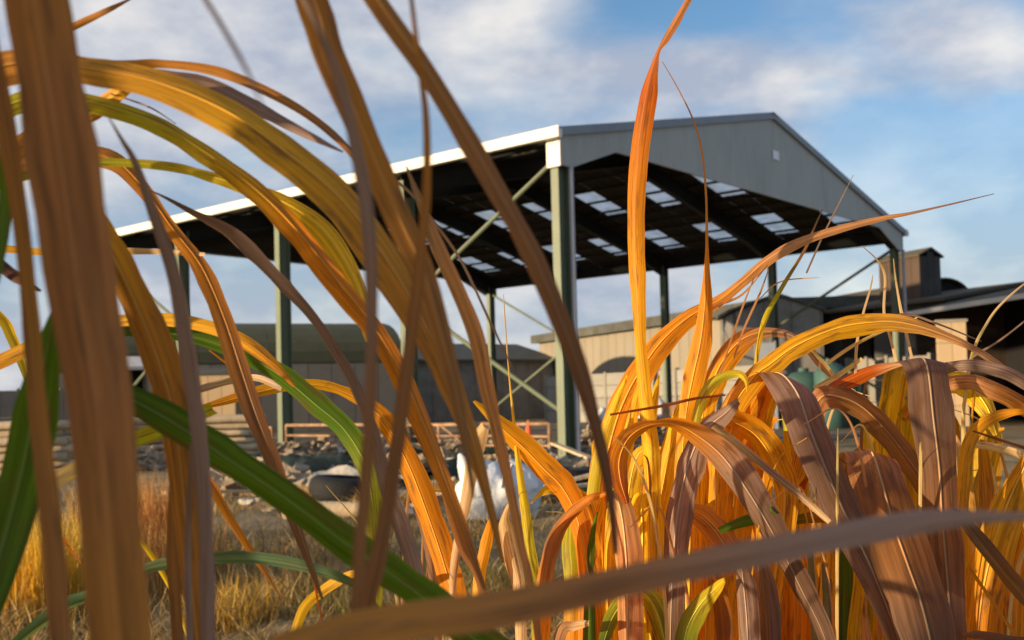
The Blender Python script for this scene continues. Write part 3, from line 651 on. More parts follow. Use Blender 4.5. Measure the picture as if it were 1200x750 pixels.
def cone():
    p = ground_at(619, 24); o = empty('traffic_cone', p + Vector((0, 0, .02))); tag(o, 'small orange traffic cone behind the rusty hurdle', 'cone')
    MB().box(-.19, .19, -.19, .19, 0, .04).build('base', MAT['cone'], o)
    MB().lathe([(.14, .04), (.035, .62), (.0, .63)], 16).build('body', MAT['cone'], o, True)
cone()
# sacks and drum seen through the leaves under the barn
for i, (px, d, s) in enumerate(((713, 24, .55), (768, 25, .5))):
    g = ground_at(px, d); o = tarp((g.x, g.y, .02), s * 1.2, s, (.75, .9)[i], 20 + i, 'feed_sack', ('pale sack heap under the barn left of the orange leaf', 'pale sack heap under the barn beside the rusty drum')[i], MAT['bag']); o['category'] = 'sack'
g = ground_at(790, 24.5); o = empty('rusty_drum', g + Vector((0, 0, .02))); tag(o, 'rusty drum standing beside the pale sack heap', 'drum')
MB().lathe([(0, 0), (.29, 0), (.29, .3), (.305, .31), (.29, .33), (.29, .6), (.305, .61), (.29, .63), (.29, .9), (0, .9)], 18).build('drum_body', MAT['rust'], o, True)
MB().lathe([(.29, .9), (.3, .93), (.27, .93)], 18).build('rim', MAT['rust'], o, True)

def dry_grass():
    n = 36000; d = 4.2 + 10.8 * rng.random(n) ** 1.25; x = rng.uniform(-.62, .62, n) * d
    keep = rng.random(n) < np.clip((15.5 - d) / 5, 0, 1) * np.where((d > 9.3) & (x > -3), .35, 1); d, x = d[keep], x[keep]; n = len(d)
    pts = np.stack([x, d, np.full(n, -.03)], -1)
    patch = .6 + .4 * np.sin(x * 1.9 + 1) * np.sin(d * 1.4)
    o = blade_mesh('dry_grass', pts, rng.uniform(.06, .26, n) * (.6 + .6 * patch), rng.uniform(.2, 1.4, n), rng.uniform(.003, .007, n), pick(DRY, n), MAT['blade']); tag(o, 'short tangled dry grass covering the ground before the barn', 'grass', kind='stuff')
dry_grass()
def tuft(px, py, h, r, n, cols, label, lean=.35):
    g = G(px, py); o = empty('grass_tuft', (g.x, g.y, -.03)); tag(o, label, 'grass tuft', 'dry grass tufts')
    a = rng.uniform(0, 6.283, n); rr = r * np.sqrt(rng.random(n)); pts = np.stack([rr * np.cos(a), rr * np.sin(a), np.zeros(n)], -1)
    s = blade_mesh('blades', pts, h * rng.uniform(.55, 1.05, n), rng.uniform(.05, lean, n), rng.uniform(.0025, .006, n), pick(cols, n), MAT['blade'], o, 4); tag(s, kind='stuff')
OR = [(192, 142, 88), (178, 122, 72), (206, 164, 108), (160, 116, 72)]; YE = [(222, 182, 50), (200, 164, 66), (228, 192, 84), (178, 148, 60)]
tuft(185, 668, .75, .30, 900, OR, 'tall orange-brown grass tuft right of the broad blurred leaf')
tuft(45, 715, .62, .26, 700, YE, 'bright yellow grass tuft at the lower left edge')
tuft(85, 690, .55, .3, 700, DRY + YE, 'straw-yellow grass tuft between the two blurred brown leaves')
tuft(215, 690, .5, .3, 600, DRY + OR, 'straw-brown grass tuft behind the golden leaf base')
tuft(5, 660, .6, .3, 600, DRY, 'pale straw grass tuft at the left edge')
tuft(268, 735, .3, .25, 450, YE + DRY, 'low yellowish grass tuft under the blue-green leaf', .8)
tuft(395, 725, .25, .3, 450, [(150, 150, 60), (120, 120, 50)] + DRY, 'low olive grass tuft in front of the rubble', .8)
tuft(130, 640, .7, .3, 700, OR + DRY, 'rusty straw grass tuft hidden partly by the broad blurred leaf')
tuft(330, 700, .28, .35, 500, DRY, 'low straw grass tuft below the pale log', .9)
tuft(560, 690, .22, .4, 500, [(110, 110, 55), (140, 125, 70)], 'low dull green grass tuft below the white bag', .9)

# ------------------------------------------------------------------ the long grass in front of the lens
PAL = dict(och=(180, 118, 38), gold=(218, 160, 28), org=(210, 134, 22), yel=(228, 188, 36), grn=(84, 116, 28), dgr=(58, 86, 30), ygr=(176, 172, 40), mau=(152, 124, 108), pur=(120, 92, 74),
           brn=(146, 98, 54), dbr=(112, 66, 34), bei=(218, 184, 138), pnk=(196, 140, 92), red=(186, 92, 20), teal=(96, 124, 92), straw=(226, 196, 128), dk=(86, 50, 34), umb=(164, 110, 62), umo=(176, 120, 48))
PALL = {k: lin(v) for k, v in PAL.items()}
def catmull(pts, per):
    a = np.array(pts, float); a = np.vstack([2 * a[0] - a[1], a, 2 * a[-1] - a[-2]]); out = []
    for i in range(1, len(a) - 2):
        p0, p1, p2, p3 = a[i - 1], a[i], a[i + 1], a[i + 2]
        for k in range(per):
            t = k / per; out.append(.5 * (2 * p1 + (p2 - p0) * t + (2 * p0 - 5 * p1 + 4 * p2 - p3) * t * t + (-p0 + 3 * p1 - 3 * p2 + p3) * t ** 3))
    out.append(a[-2]); return np.array(out)
CAMN = np.array(CAM)
class Plant:
    def __init__(s, label, px, d, stems=2, group=None, stem_top=(700, .0)):
        g = P(px, 480, d); s.loc = np.array([g.x, g.y, -.03]); s.o = empty('tall_grass_plant', tuple(s.loc)); s.d = d
        tag(s.o, label, 'grass plant', 'tall autumn grass plants')
        for i in range(stems):
            top = P(px + random.uniform(-25, 25), stem_top[0] + random.uniform(-20, 20), d + random.uniform(-.02, .04))
            b = np.array([random.uniform(-.03, .03), random.uniform(-.03, .03), 0]); t = np.array(top) - s.loc
            pts = [tuple(b + (t - b) * k / 6 + np.array([random.uniform(-.003, .003)] * 2 + [0])) for k in range(7)]
            MB().tube(pts, [.0065, .006, .006, .0055, .005, .0045, .003], 8).build('stem', MAT['stem'], s.o, True)
    def leaf(s, pts, cols, d=None, tilt=20, cup=.12, root=True, side=None, name='leaf', mat='leaf', label=None, bow=.02, cross=6, ragged=.05, twist=0):
        """pts: (px, py, width px[, depth]); first point is the base end."""
        d = d or s.d; rows = []; world = pts and len(pts[0]) == 5
        n0 = len(pts)
        for i, q in enumerate(pts):
            if world: rows.append(list(q[:4])); continue
            dd = q[3] if len(q) > 3 else d + bow * math.sin(math.pi * i / max(1, n0 - 1)) * (1 if len(pts) > 2 else 0)
            w = P(q[0], q[1], dd); rows.append([w.x, w.y, w.z, q[2] * dd / FPX])
        if root:
            b = np.array(rows[0][:3]); r = s.loc + np.array([random.uniform(-.035, .035), random.uniform(-.035, .035), 0]); wd = rows[0][3]
            dr = b - np.array(rows[1][:3]); dr /= np.linalg.norm(dr) + 1e-9; b1 = b + dr * .05; b2 = b + dr * .11 + np.array([0, 0, -.03])
            ext = [list(r) + [wd * .45], list(r + (b2 - r) * np.array([.5, .5, .6])) + [wd * .7], list(b2) + [wd * .9], list(b1) + [wd]]
            rows = ext + rows
        c = catmull(rows, 7); n = len(c); pos, wid = c[:, :3], np.maximum(c[:, 3], .0006)
        T = np.gradient(pos, axis=0); T /= np.linalg.norm(T, axis=1)[:, None] + 1e-9
        arc = np.concatenate([[0], np.cumsum(np.linalg.norm(np.diff(pos, axis=0), axis=1))])
        rn = np.random.default_rng(int(abs(pts[0][0] * 7 + pts[-1][1] * 13)) + n)
        jag = 1 + ragged * np.interp(np.arange(n), np.arange(0, n + 3, 3), rn.standard_normal(len(np.arange(0, n + 3, 3))))
        wid = wid * np.clip(jag, .8, 1.2)
        tl = np.radians(tilt + twist * np.linspace(-.5, .5, n) + 6 * np.sin(np.linspace(0, 5, n) + rn.uniform(0, 6)))
        V = pos - CAMN; V /= np.linalg.norm(V, axis=1)[:, None]
        if side is None:
            S = np.cross(T, V); 
            # keep the side direction continuous
            for i in range(1, n):
                if S[i] @ S[i - 1] < 0: S[i] *= -1
        else:
            sv = np.array(CR * side[0] + CU * side[1] + FWD * side[2]); S = np.tile(sv, (n, 1)); S -= (S * T).sum(1)[:, None] * T
        ln = np.linalg.norm(S, axis=1)[:, None]; S = S / np.maximum(ln, 1e-6)
        k = 3
        S = np.array([S[max(0, i - k):i + k + 1].mean(0) for i in range(n)]); S /= np.linalg.norm(S, axis=1)[:, None] + 1e-9
        Nn = np.cross(S, T); ct, st = np.cos(tl)[:, None], np.sin(tl)[:, None]
        if side is None: S, Nn = S * ct + Nn * st, Nn * ct - S * st; wid = wid / np.maximum(np.cos(tl), .5)
        us = np.linspace(0, 1, cross + 1); verts = []; C = []; U = []
        cc = np.array([PALL[k] for k in cols]); tt = np.linspace(0, 1, len(cc)); af = arc / arc[-1]
        lo = arc[28] / arc[-1] if root else 0.0
        colr = np.stack([np.interp(np.clip((af - lo) / (1 - lo), 0, 1), tt, cc[:, j]) for j in range(3)], -1)
        ph0 = rn.uniform(0, 6)
        for i in range(n):
            wave = .05 * math.sin(arc[i] * 55 + ph0)
            for u in us:
                q = 2 * u - 1; h = cup * (abs(q) ** 1.3) + wave * q * q * .6
                verts.append(pos[i] + S[i] * q * wid[i] * .5 + Nn[i] * h * wid[i] - s.loc); C.append((*colr[i], 1)); U.append((u, arc[i] * 10))
        m = cross + 1; F = [(i * m + j, i * m + j + 1, (i + 1) * m + j + 1, (i + 1) * m + j) for i in range(n - 1) for j in range(cross)]
        o = mesh_obj(name, verts, F, MAT[mat], s.o, True); me = o.data
        a = me.color_attributes.new('Col', 'FLOAT_COLOR', 'POINT'); a.data.foreach_set('color', np.array(C).ravel())
        uvl = me.uv_layers.new(name='UVMap'); li = np.zeros(len(me.loops), np.int32); me.loops.foreach_get('vertex_index', li); uvl.data.foreach_set('uv', np.array(U)[li].ravel())
        if label: o['label'] = label
        if max(q[2] for q in pts) >= 24 and len(pts[0]) < 5 and d > .35:
            i0 = 28 if root else 0; mv = []; mf = []; mc = []
            for i in range(i0, n):
                rad = min(.0011, wid[i] * .035)
                for q in ((1, 0), (0, 1), (-1, 0), (0, -1)): mv.append(pos[i] + S[i] * q[0] * rad + Nn[i] * q[1] * rad * .8 - s.loc); mc.append((*np.clip(colr[i] * 1.15 + np.array([.10, .075, .035]), 0, 1), 1))
            for i in range(n - i0 - 1):
                for q in range(4): mf.append((i * 4 + q, i * 4 + (q + 1) % 4, (i + 1) * 4 + (q + 1) % 4, (i + 1) * 4 + q))
            mo = mesh_obj('midrib', mv, mf, MAT['rib'], o, True); ma = mo.data.color_attributes.new('Col', 'FLOAT_COLOR', 'POINT'); ma.data.foreach_set('color', np.array(mc).ravel())
        return o

    def leaf_world(s, pts, cols): return s.leaf([(*q, 0) for q in pts], cols, root=False, tilt=random.uniform(-60, 60))
# --- nearest, blurred
p1 = Plant('nearest plant with the broad blurred brown leaf down the left edge', 190, .30, 1, stem_top=(900, 0))
p1.leaf([(150, 830, 66), (138, 750, 64), (116, 500, 70), (92, 350, 76), (72, 200, 76), (42, 20, 74), (20, -90, 60), (-20, -220, 20)], ['umo', 'umb', 'umb', 'umo'], .30, 22, .10, mat='leaf_dull', label='broad blurred brown leaf')
p1.leaf([(82, 830, 26), (70, 750, 24), (58, 600, 24), (44, 480, 22), (33, 350, 18), (22, 250, 18), (4, 140, 24), (-20, 30, 26), (-40, -60, 12)], ['umb', 'umo', 'umb'], .34, 18, .1, mat='leaf_dull')
p1.leaf([(-60, 790, 40), (-18, 700, 44), (8, 620, 46), (28, 540, 48), (42, 470, 46), (56, 405, 26), (64, 360, 4)], ['dgr', 'grn', 'grn'], .44, 25, .14, label='dark green leaf')
p1.leaf([(-30, 420, 20), (-5, 300, 18), (5, 240, 16), (4, 180, 12), (0, 120, 6)], ['grn', 'grn'], .42, 20, root=False)
p1.leaf([(230, 860, 56), (300, 785, 54), (380, 748, 50), (470, 728, 46), (600, 708, 44), (800, 664, 34), (950, 634, 32), (1060, 613, 30), (1120, 606, 22), (1165, 605, 13), (1230, 604, 6)], ['umo', 'umo', 'umb', 'mau', 'mau'], .28, 25, .10, mat='leaf_dull', label='blurred brown leaf lying across the bottom of the view', bow=0)
# --- plant rooted outside the left edge, whose leaves arch in from the left
p2 = Plant('arching plant outside the left edge whose golden leaves sweep across the sky', -170, .56, 2, stem_top=(120, 0))
p2.leaf([(-170, 330, 20), (-120, 180, 30), (-40, 95, 36), (40, 72, 38), (100, 80, 34), (180, 95, 36), (265, 130, 40), (335, 178, 42), (400, 234, 44), (450, 300, 44), (492, 370, 38), (525, 440, 28), (552, 510, 19), (574, 590, 11), (590, 660, 5)], ['och', 'och', 'gold', 'och', 'och'], .55, 28, .14, root=False, mat='leaf_dull', label='broad golden leaf arching across the view')
p2.leaf([(-170, 300, 10), (-60, 110, 14), (60, 78, 14), (140, 76, 12), (185, 74, 10), (250, 82, 11), (310, 105, 12), (360, 133, 10), (400, 166, 8), (430, 205, 4)], ['och', 'org', 'brn'], .60, 25, root=False, mat='leaf_dull')
p2.leaf([(-170, 310, 10), (-60, 120, 14), (60, 84, 14), (140, 84, 14), (190, 88, 15), (245, 98, 16), (300, 125, 15), (345, 149, 11), (378, 166, 7), (402, 178, 2)], ['mau', 'pur', 'mau'], .585, 35, root=False, mat='leaf_dull')
p2.leaf([(-170, 380, 16), (-100, 230, 20), (0, 130, 24), (60, 115, 24), (110, 121, 22), (180, 143, 20), (240, 178, 22), (300, 222, 24), (350, 272, 24), (400, 335, 26), (440, 385, 24), (472, 440, 24), (500, 505, 22), (525, 570, 16), (548, 632, 12), (568, 690, 4)], ['ygr', 'ygr', 'ygr', 'org', 'org', 'brn'], .62, 30, .16, root=False)
p2.leaf([(-170, 420, 14), (-100, 270, 14), (0, 215, 12), (80, 195, 10), (130, 190, 9), (200, 195, 10), (245, 206, 12), (290, 220, 16), (335, 238, 20), (375, 266, 24), (402, 302, 26), (422, 345, 20), (434, 400, 10)], ['grn', 'grn', 'ygr', 'yel', 'yel'], .66, 20, .16, root=False)
p2.leaf([(-170, 400, 18), (-90, 270, 22), (0, 195, 24), (70, 180, 24), (130, 186, 22), (168, 220, 18), (200, 265, 16), (236, 312, 20), (262, 370, 24), (282, 430, 24), (302, 490, 22), (325, 548, 18), (350, 620, 12), (378, 702, 3)], ['brn', 'brn', 'org', 'brn', 'brn'], .70, 30, .18, root=False, mat='leaf_dull')
p2.leaf([(-180, 600, 16), (-110, 470, 18), (-40, 440, 18), (7, 420, 17), (57, 397, 15), (130, 377, 14), (190, 374, 15), (235, 380, 16), (280, 396, 16), (318, 424, 12), (345, 452, 5)], ['och', 'org', 'gold', 'gold', 'org'], .76, 22, root=False, mat='leaf_dull')
p2.leaf([(-180, 340, 8), (-100, 285, 8), (0, 291, 9), (50, 295, 9), (140, 294, 8), (190, 295, 6), (240, 298, 4)], ['org', 'gold', 'bei'], .72, 15, root=False, mat='leaf_dull')
p2.leaf([(-150, 250, 10), (-60, 270, 16), (-10, 303, 15), (20, 325, 13), (48, 341, 2.5)], ['dbr', 'dk', 'dk'], .6, 15, root=False, mat='leaf_dull')
p2.leaf([(-150, 330, 10), (-50, 335, 12), (0, 372, 12), (14, 395, 12), (26, 425, 10), (36, 460, 3)], ['ygr', 'yel', 'ygr'], .8, 15, root=False)
p2.leaf([(-160, 120, 4), (0, 75, 6), (80, 34, 8), (117, 16, 7), (150, 0, 3), (175, -14, 1)], ['gold', 'org', 'brn'], .62, 15, root=False, mat='leaf_dull')
p2.leaf([(-150, 300, 10), (-20, 200, 22), (60, 150, 26), (110, 128, 22), (140, 108, 16), (165, 95, 4)], ['och', 'och', 'gold'], .63, 20, root=False, mat='leaf_dull')
p2.leaf([(130, 110, 2), (155, 118, 2), (180, 128, 2), (206, 145, .8)], ['mau', 'mau'], .64, 0, root=False, mat='leaf_dull', cross=2)
# --- left middle plant rooted below the frame
p3 = Plant('plant left of the third barn post with mauve and ochre upright leaves', 250, .50, 2, stem_top=(800, 0))
p3.leaf([(250, 830, 18), (243, 750, 18), (241, 680, 18), (238, 600, 18), (230, 500, 18), (223, 450, 19), (213, 383, 18), (200, 317, 16), (178, 250, 13), (158, 192, 8), (143, 165, 5), (127, 137, 1)], ['mau', 'mau', 'mau', 'mau'], .43, 25, .2, mat='leaf_dull')
p3.leaf([(240, 830, 26), (230, 740, 28), (220, 640, 30), (212, 550, 36), (202, 480, 42), (186, 425, 42), (166, 372, 38), (140, 315, 34), (112, 262, 28), (82, 215, 20), (50, 180, 5)], ['och', 'och', 'och', 'gold'], .53, 30, .14, label='wide ochre leaf leaning left', mat='leaf_dull')
p3.leaf([(500, 830, 18), (488, 690, 20), (470, 620, 20), (452, 570, 18), (436, 510, 15), (418, 460, 13), (400, 425, 12), (367, 374, 12), (333, 337, 15), (300, 303, 17), (267, 272, 15), (230, 252, 8), (190, 230, 3), (160, 217, .8)], ['bei', 'mau', 'mau', 'mau', 'pur'], .68, 25, .2, mat='leaf_dull')
p3.leaf([(215, 830, 14), (205, 700, 14), (203, 620, 14), (206, 540, 12), (214, 470, 6)], ['brn', 'och'], .60, 10, mat='leaf_dull')
p3.leaf([(225, 520, 6), (220, 640, 8), (222, 760, 9)][::-1], ['mau', 'mau'], .46, 10, mat='leaf_dull')
p3.leaf([(330, 455, 7), (300, 443, 8), (268, 447, 8), (235, 456, 8), (205, 466, 4)], ['mau', 'bei', 'mau'], .82, 10, root=False, mat='leaf_dull')
# --- low plant with the big green diagonal leaf
p4 = Plant('low plant at bottom centre with the wide green leaf slanting down right', 640, .52, 1, stem_top=(860, 0))
p4.leaf([(640, 800, 40), (560, 752, 38), (500, 704, 38), (450, 668, 38), (400, 634, 37), (355, 600, 37), (310, 568, 37), (260, 534, 38), (200, 494, 37), (150, 466, 30), (105, 444, 18), (60, 430, 3)], ['grn', 'grn', 'grn', 'dgr'], .50, 25, .12, label='wide green leaf slanting across the lower left')
p4.leaf([(470, 760, 8), (430, 698, 8), (400, 678, 10), (350, 663, 13), (300, 655, 14), (253, 655, 14), (200, 661, 13), (160, 671, 13), (107, 697, 13), (80, 708, 14), (53, 726, 14), (20, 752, 10), (-20, 790, 3)], ['grn', 'teal', 'teal', 'teal', 'dgr'], .72, 20, .2, label='blue-green leaf with pale midrib')
p4.leaf([(250, 480, 14), (190, 505, 18), (140, 524, 18), (100, 545, 18), (62, 567, 18), (20, 600, 12), (-30, 640, 4)], ['ygr', 'ygr', 'bei', 'mau'], .64, 25, .2, root=False)
p4.leaf([(225, 760, 5), (210, 715, 5), (200, 690, 5), (180, 655, 6), (153, 620, 5), (140, 596, 1)], ['yel', 'yel'], .9, 10)
p4.leaf([(228, 535, 6), (243, 560, 10), (265, 600, 10), (290, 640, 8), (310, 670, 5), (330, 702, 1)], ['brn', 'org', 'brn'], .8, 10, root=False)
p4.leaf([(340, 760, 12), (355, 715, 12), (378, 692, 12), (405, 676, 10), (425, 668, 3)], ['yel', 'gold'], .85, 10)
p4.leaf([(435, 800, 12), (440, 680, 18), (438, 610, 22), (430, 550, 24), (405, 505, 26), (370, 474, 26), (330, 441, 24), (285, 415, 22), (235, 397, 19), (190, 390, 17), (130, 388, 15), (60, 400, 10), (-20, 430, 4)], ['ygr', 'ygr', 'grn', 'grn', 'dgr', 'dgr'], .78, 22, .16, label='green leaf arching left')
p4.leaf([(390, 800, 2.5), (370, 690, 3), (356, 640, 3), (345, 600, 3), (300, 480, 3), (280, 440, 2.5), (245, 410, 2)], ['brn', 'red', 'org'], .86, 0, cross=2)
p4.leaf([(95, 660, 1.6), (80, 640, 2), (66, 620, 1)], ['red', 'red'], .9, 0, cross=2, root=False)
# --- leaves falling in from above
p5 = Plant('tall plant outside the left edge, its ochre leaves hanging in from the top', -330, .40, 2, stem_top=(-150, 0))
p5.leaf([(-330, 60, 14), (-200, -160, 24), (0, -260, 30), (200, -210, 34), (320, -110, 36), (370, 5, 36), (387, 60, 36), (412, 120, 34), (440, 190, 33), (468, 255, 32), (495, 315, 30), (515, 380, 24), (533, 450, 18), (546, 520, 10), (556, 585, 3)], ['och', 'och', 'och', 'och', 'brn'], .41, 28, .12, root=False, mat='leaf_dull', label='ochre leaf hanging from the top')
p5.leaf([(-330, 30, 14), (-150, -240, 22), (100, -320, 26), (280, -220, 26), (390, -80, 25), (448, 8, 24), (495, 75, 24), (540, 148, 24), (582, 220, 24), (622, 292, 24), (655, 368, 24), (680, 435, 20), (700, 505, 16), (714, 570, 12), (722, 650, 5)], ['och', 'och', 'och', 'brn', 'dbr'], .40, 25, .12, root=False, mat='leaf_dull', label='long ochre leaf hanging diagonally in front of the barn roof')
p5.leaf([(-330, 0, 5), (-160, -220, 5), (60, -220, 5), (190, -80, 5), (240, -2, 6), (268, 44, 6), (292, 88, 5), (310, 130, 2)], ['mau', 'mau'], .26, 10, root=False, mat='leaf_dull', cross=3)
p6 = Plant('plant with two upright brown stalks in front of the second barn post', 440, .34, 1, stem_top=(900, 0))
p6.leaf([(415, 850, 14), (420, 660, 15), (426, 590, 15), (432, 510, 15), (435, 420, 14), (435, 330, 15), (430, 250, 16), (418, 180, 16), (402, 110, 14), (380, 50, 10), (352, -10, 8), (320, -80, 3)], ['brn', 'brn', 'mau', 'mau'], .31, 15, .12, mat='leaf_dull')
p6.leaf([(395, 860, 20), (430, 700, 22), (444, 640, 20), (455, 580, 18), (467, 500, 18), (476, 430, 16), (487, 350, 14), (497, 255, 12), (500, 200, 9), (499, 140, 8), (494, 95, 7), (488, 50, 6), (482, 0, 5), (474, -60, 3)], ['brn', 'brn', 'brn', 'och', 'brn'], .34, 15, .25, mat='leaf_dull')
# --- centre plant
p7 = Plant('plant left of the white bag with striped orange and dry beige leaves', 560, .92, 2, stem_top=(790, 0))
p7.leaf([(548, 830, 28), (532, 710, 28), (520, 660, 28), (500, 600, 28), (480, 548, 27), (458, 505, 24), (435, 478, 18), (402, 459, 13), (370, 451, 11), (335, 453, 12), (300, 460, 13), (265, 470, 10), (235, 478, 5)], ['gold', 'org', 'org', 'org', 'gold', 'org'], .88, 20, .2, label='orange striped leaf bent to the left')
p7.leaf([(640, 830, 8), (622, 690, 9), (610, 640, 10), (596, 570, 12), (580, 500, 15), (570, 457, 18), (556, 393, 19), (534, 338, 18), (512, 290, 16), (492, 238, 10), (476, 195, 2)], ['brn', 'pnk', 'pnk', 'pnk', 'mau'], .58, 25, .2)
p7.leaf([(600, 430, 2), (572, 372, 3), (555, 335, 3), (537, 300, 3), (510, 262, 3.5), (480, 225, 3.5), (440, 195, 3), (405, 170, 2)][::-1], ['mau', 'mau', 'mau'], .64, 0, root=False, cross=2)
p7.leaf([(530, 830, 8), (530, 690, 9), (537, 630, 11), (545, 590, 13), (552, 548, 17), (560, 516, 18), (567, 500, 10)], ['brn', 'bei', 'bei', 'bei'], .86, 15, .25, label='dry beige leaf with a broken tip')
p7.leaf([(556, 830, 12), (560, 690, 14), (566, 650, 14), (573, 620, 11), (579, 600, 3)], ['org', 'gold', 'org'], .95, 15, .25)
p7.leaf([(612, 830, 12), (608, 700, 14), (602, 665, 20), (594, 630, 19), (592, 607, 10), (598, 588, 3)], ['bei', 'bei', 'bei'], .96, 15, .25)
p7.leaf([(633, 830, 14), (628, 720, 15), (622, 660, 14), (616, 610, 12), (609, 560, 8), (603, 505, 4), (597, 445, 2), (592, 380, 1.6), (590, 345, .8)], ['ygr', 'ygr', 'yel', 'bei'], 1.0, 15, .25)
p7.leaf([(520, 830, 8), (505, 660, 10), (490, 600, 8), (484, 560, 6), (478, 500, 3)], ['brn', 'mau'], .9, 10)
p7.leaf([(585, 830, 10), (565, 690, 10), (540, 640, 9), (516, 560, 7), (505, 520, 3)], ['brn', 'brn'], .84, 10)
# --- right-hand clump
p8 = Plant('plant with the tall slim orange leaf standing up against the gable', 745, 1.04, 3, stem_top=(640, 0))
L8 = p8.leaf
L8([(770, 840, 20), (768, 700, 20), (765, 600, 18), (760, 520, 18), (754, 460, 17), (749, 400, 15), (746, 340, 18), (743, 285, 19), (743, 230, 21), (748, 170, 22), (757, 112, 20), (766, 76, 9), (772, 58, 4), (780, 45, 8), (792, 24, 9), (808, -4, 7), (825, -30, 2)], ['ygr', 'yel', 'yel', 'gold', 'org', 'red', 'pnk'], 1.0, 25, .25, label='tall slim orange leaf with a twisted tip')
L8([(700, 840, 30), (702, 640, 34), (706, 570, 38), (718, 508, 40), (735, 462, 36), (756, 426, 32), (778, 397, 27), (808, 371, 20), (845, 350, 14), (872, 328, 12), (900, 304, 12), (935, 284, 11), (985, 267, 9), (1035, 255, 6), (1065, 250, 3.5), (1110, 240, 2), (1165, 227, .8)], ['gold', 'gold', 'org', 'org', 'org', 'pnk', 'pnk', 'dbr'], 1.08, 25, .2, label='long orange leaf arching right to a hair-thin tip')
L8([(690, 840, 14), (690, 640, 15), (693, 590, 15), (698, 550, 15), (708, 510, 14), (722, 470, 10), (735, 440, 2)], ['ygr', 'ygr', 'ygr', 'yel'], 1.06, 20, .2)
L8([(715, 840, 16), (716, 640, 18), (722, 575, 18), (734, 520, 16), (745, 470, 10), (752, 440, 2)], ['yel', 'yel', 'yel', 'gold'], 1.05, 20, .2)
L8([(700, 840, 18), (694, 720, 22), (684, 640, 24), (673, 598, 26), (658, 570, 28), (640, 552, 28), (615, 526, 26), (592, 505, 20), (572, 486, 12), (555, 470, 3)], ['org', 'org', 'org', 'gold'], 1.0, 25, .2)
L8([(700, 700, 16), (694, 640, 18), (688, 600, 20), (668, 578, 20), (646, 573, 13), (632, 580, 5), (622, 590, 1.5)], ['gold', 'gold', 'gold', 'yel'], 1.02, 15, .2)
L8([(630, 840, 18), (636, 700, 20), (642, 655, 18), (652, 625, 16), (670, 600, 13), (692, 583, 10), (710, 578, 4)], ['org', 'org', 'brn', 'org'], .98, 20, .25)
L8([(735, 840, 28), (735, 690, 30), (732, 630, 30), (726, 592, 24), (718, 575, 6)], ['org', 'pnk', 'pnk', 'bei'], .97, 15, .3)
L8([(672, 840, 20), (671, 690, 22), (668, 640, 22), (670, 612, 18), (678, 590, 5)], ['gold', 'org', 'ygr', 'ygr'], 1.06, 10, .2)
L8([(684, 840, 15), (684, 690, 16), (690, 640, 15), (700, 600, 13), (706, 575, 3)], ['org', 'org', 'gold'], 1.03, 15, .2)
L8([(690, 840, 14), (690, 720, 13), (691, 660, 10), (695, 622, 6), (700, 600, 2)], ['grn', 'grn', 'grn'], .99, 10, .2)
L8([(750, 840, 30), (752, 700, 32), (753, 630, 34), (752, 596, 30), (754, 578, 8)], ['ygr', 'yel', 'yel'], 1.0, 15, .3)
L8([(775, 840, 16), (770, 640, 18), (763, 570, 18), (760, 510, 15), (766, 470, 10), (772, 440, 2)], ['ygr', 'ygr', 'yel', 'yel'], 1.06, 15, .2)
L8([(640, 840, 16), (655, 745, 14), (672, 733, 12), (690, 730, 6)], ['bei', 'brn', 'bei'], .96, 20, .2)
L8([(800, 840, 22), (770, 720, 24), (745, 695, 20), (720, 720, 18), (705, 760, 10)], ['grn', 'ygr', 'ygr', 'grn'], .98, 15, .2)
L8([(715, 486, 2.5), (745, 481, 3), (780, 475, 3.5), (815, 467, 3.5), (850, 463, 2)], ['red', 'dbr', 'red'], .97, 0, root=False, cross=3)
p9 = Plant('plant with the mauve-brown leaf bent over in the middle of the orange clump', 835, 1.1, 3, stem_top=(660, 0))
L9 = p9.leaf
L9([(790, 840, 14), (795, 640, 16), (799, 540, 17), (804, 485, 20), (812, 442, 25), (821, 400, 23), (826, 355, 15), (828, 310, 6), (828, 270, 3), (827, 225, 2.6), (822, 175, 2.6), (812, 140, 2), (795, 105, 1.5), (776, 72, .8)], ['yel', 'gold', 'gold', 'gold', 'org', 'org', 'pnk', 'mau'], 1.04, 15, .2)
L9([(985, 840, 16), (968, 752, 20), (940, 692, 24), (906, 625, 30), (876, 575, 36), (846, 534, 36), (815, 509, 24), (790, 497, 14), (768, 497, 8), (750, 503, 15), (735, 516, 20), (726, 538, 23), (727, 562, 20), (735, 590, 7)], ['pur', 'pur', 'pur', 'pur', 'mau', 'org', 'org', 'red'], .96, 25, .2, label='mauve-brown leaf bent over with an orange tip')
L9([(784, 840, 26), (786, 740, 26), (788, 680, 27), (792, 620, 30), (800, 570, 32), (812, 530, 31), (828, 503, 26), (850, 484, 18), (865, 470, 6)], ['pur', 'pur', 'mau', 'mau', 'mau'], .98, 22, .2, label='mauve upright leaf')
L9([(820, 840, 30), (822, 640, 42), (836, 570, 46), (856, 510, 40), (880, 462, 20), (890, 440, 4)], ['gold', 'yel', 'yel', 'gold'], 1.14, 20, .2)
L9([(762, 840, 22), (768, 640, 26), (778, 565, 26), (790, 510, 22), (800, 470, 8)], ['yel', 'yel', 'gold', 'yel'], 1.08, 15, .2)
L9([(812, 520, 8), (817, 486, 11), (822, 467, 12), (833, 450, 12), (850, 440, 11), (866, 438, 9), (874, 446, 5), (876, 460, 1)], ['ygr', 'ygr', 'ygr', 'yel'], 1.02, 10, .25, root=False)
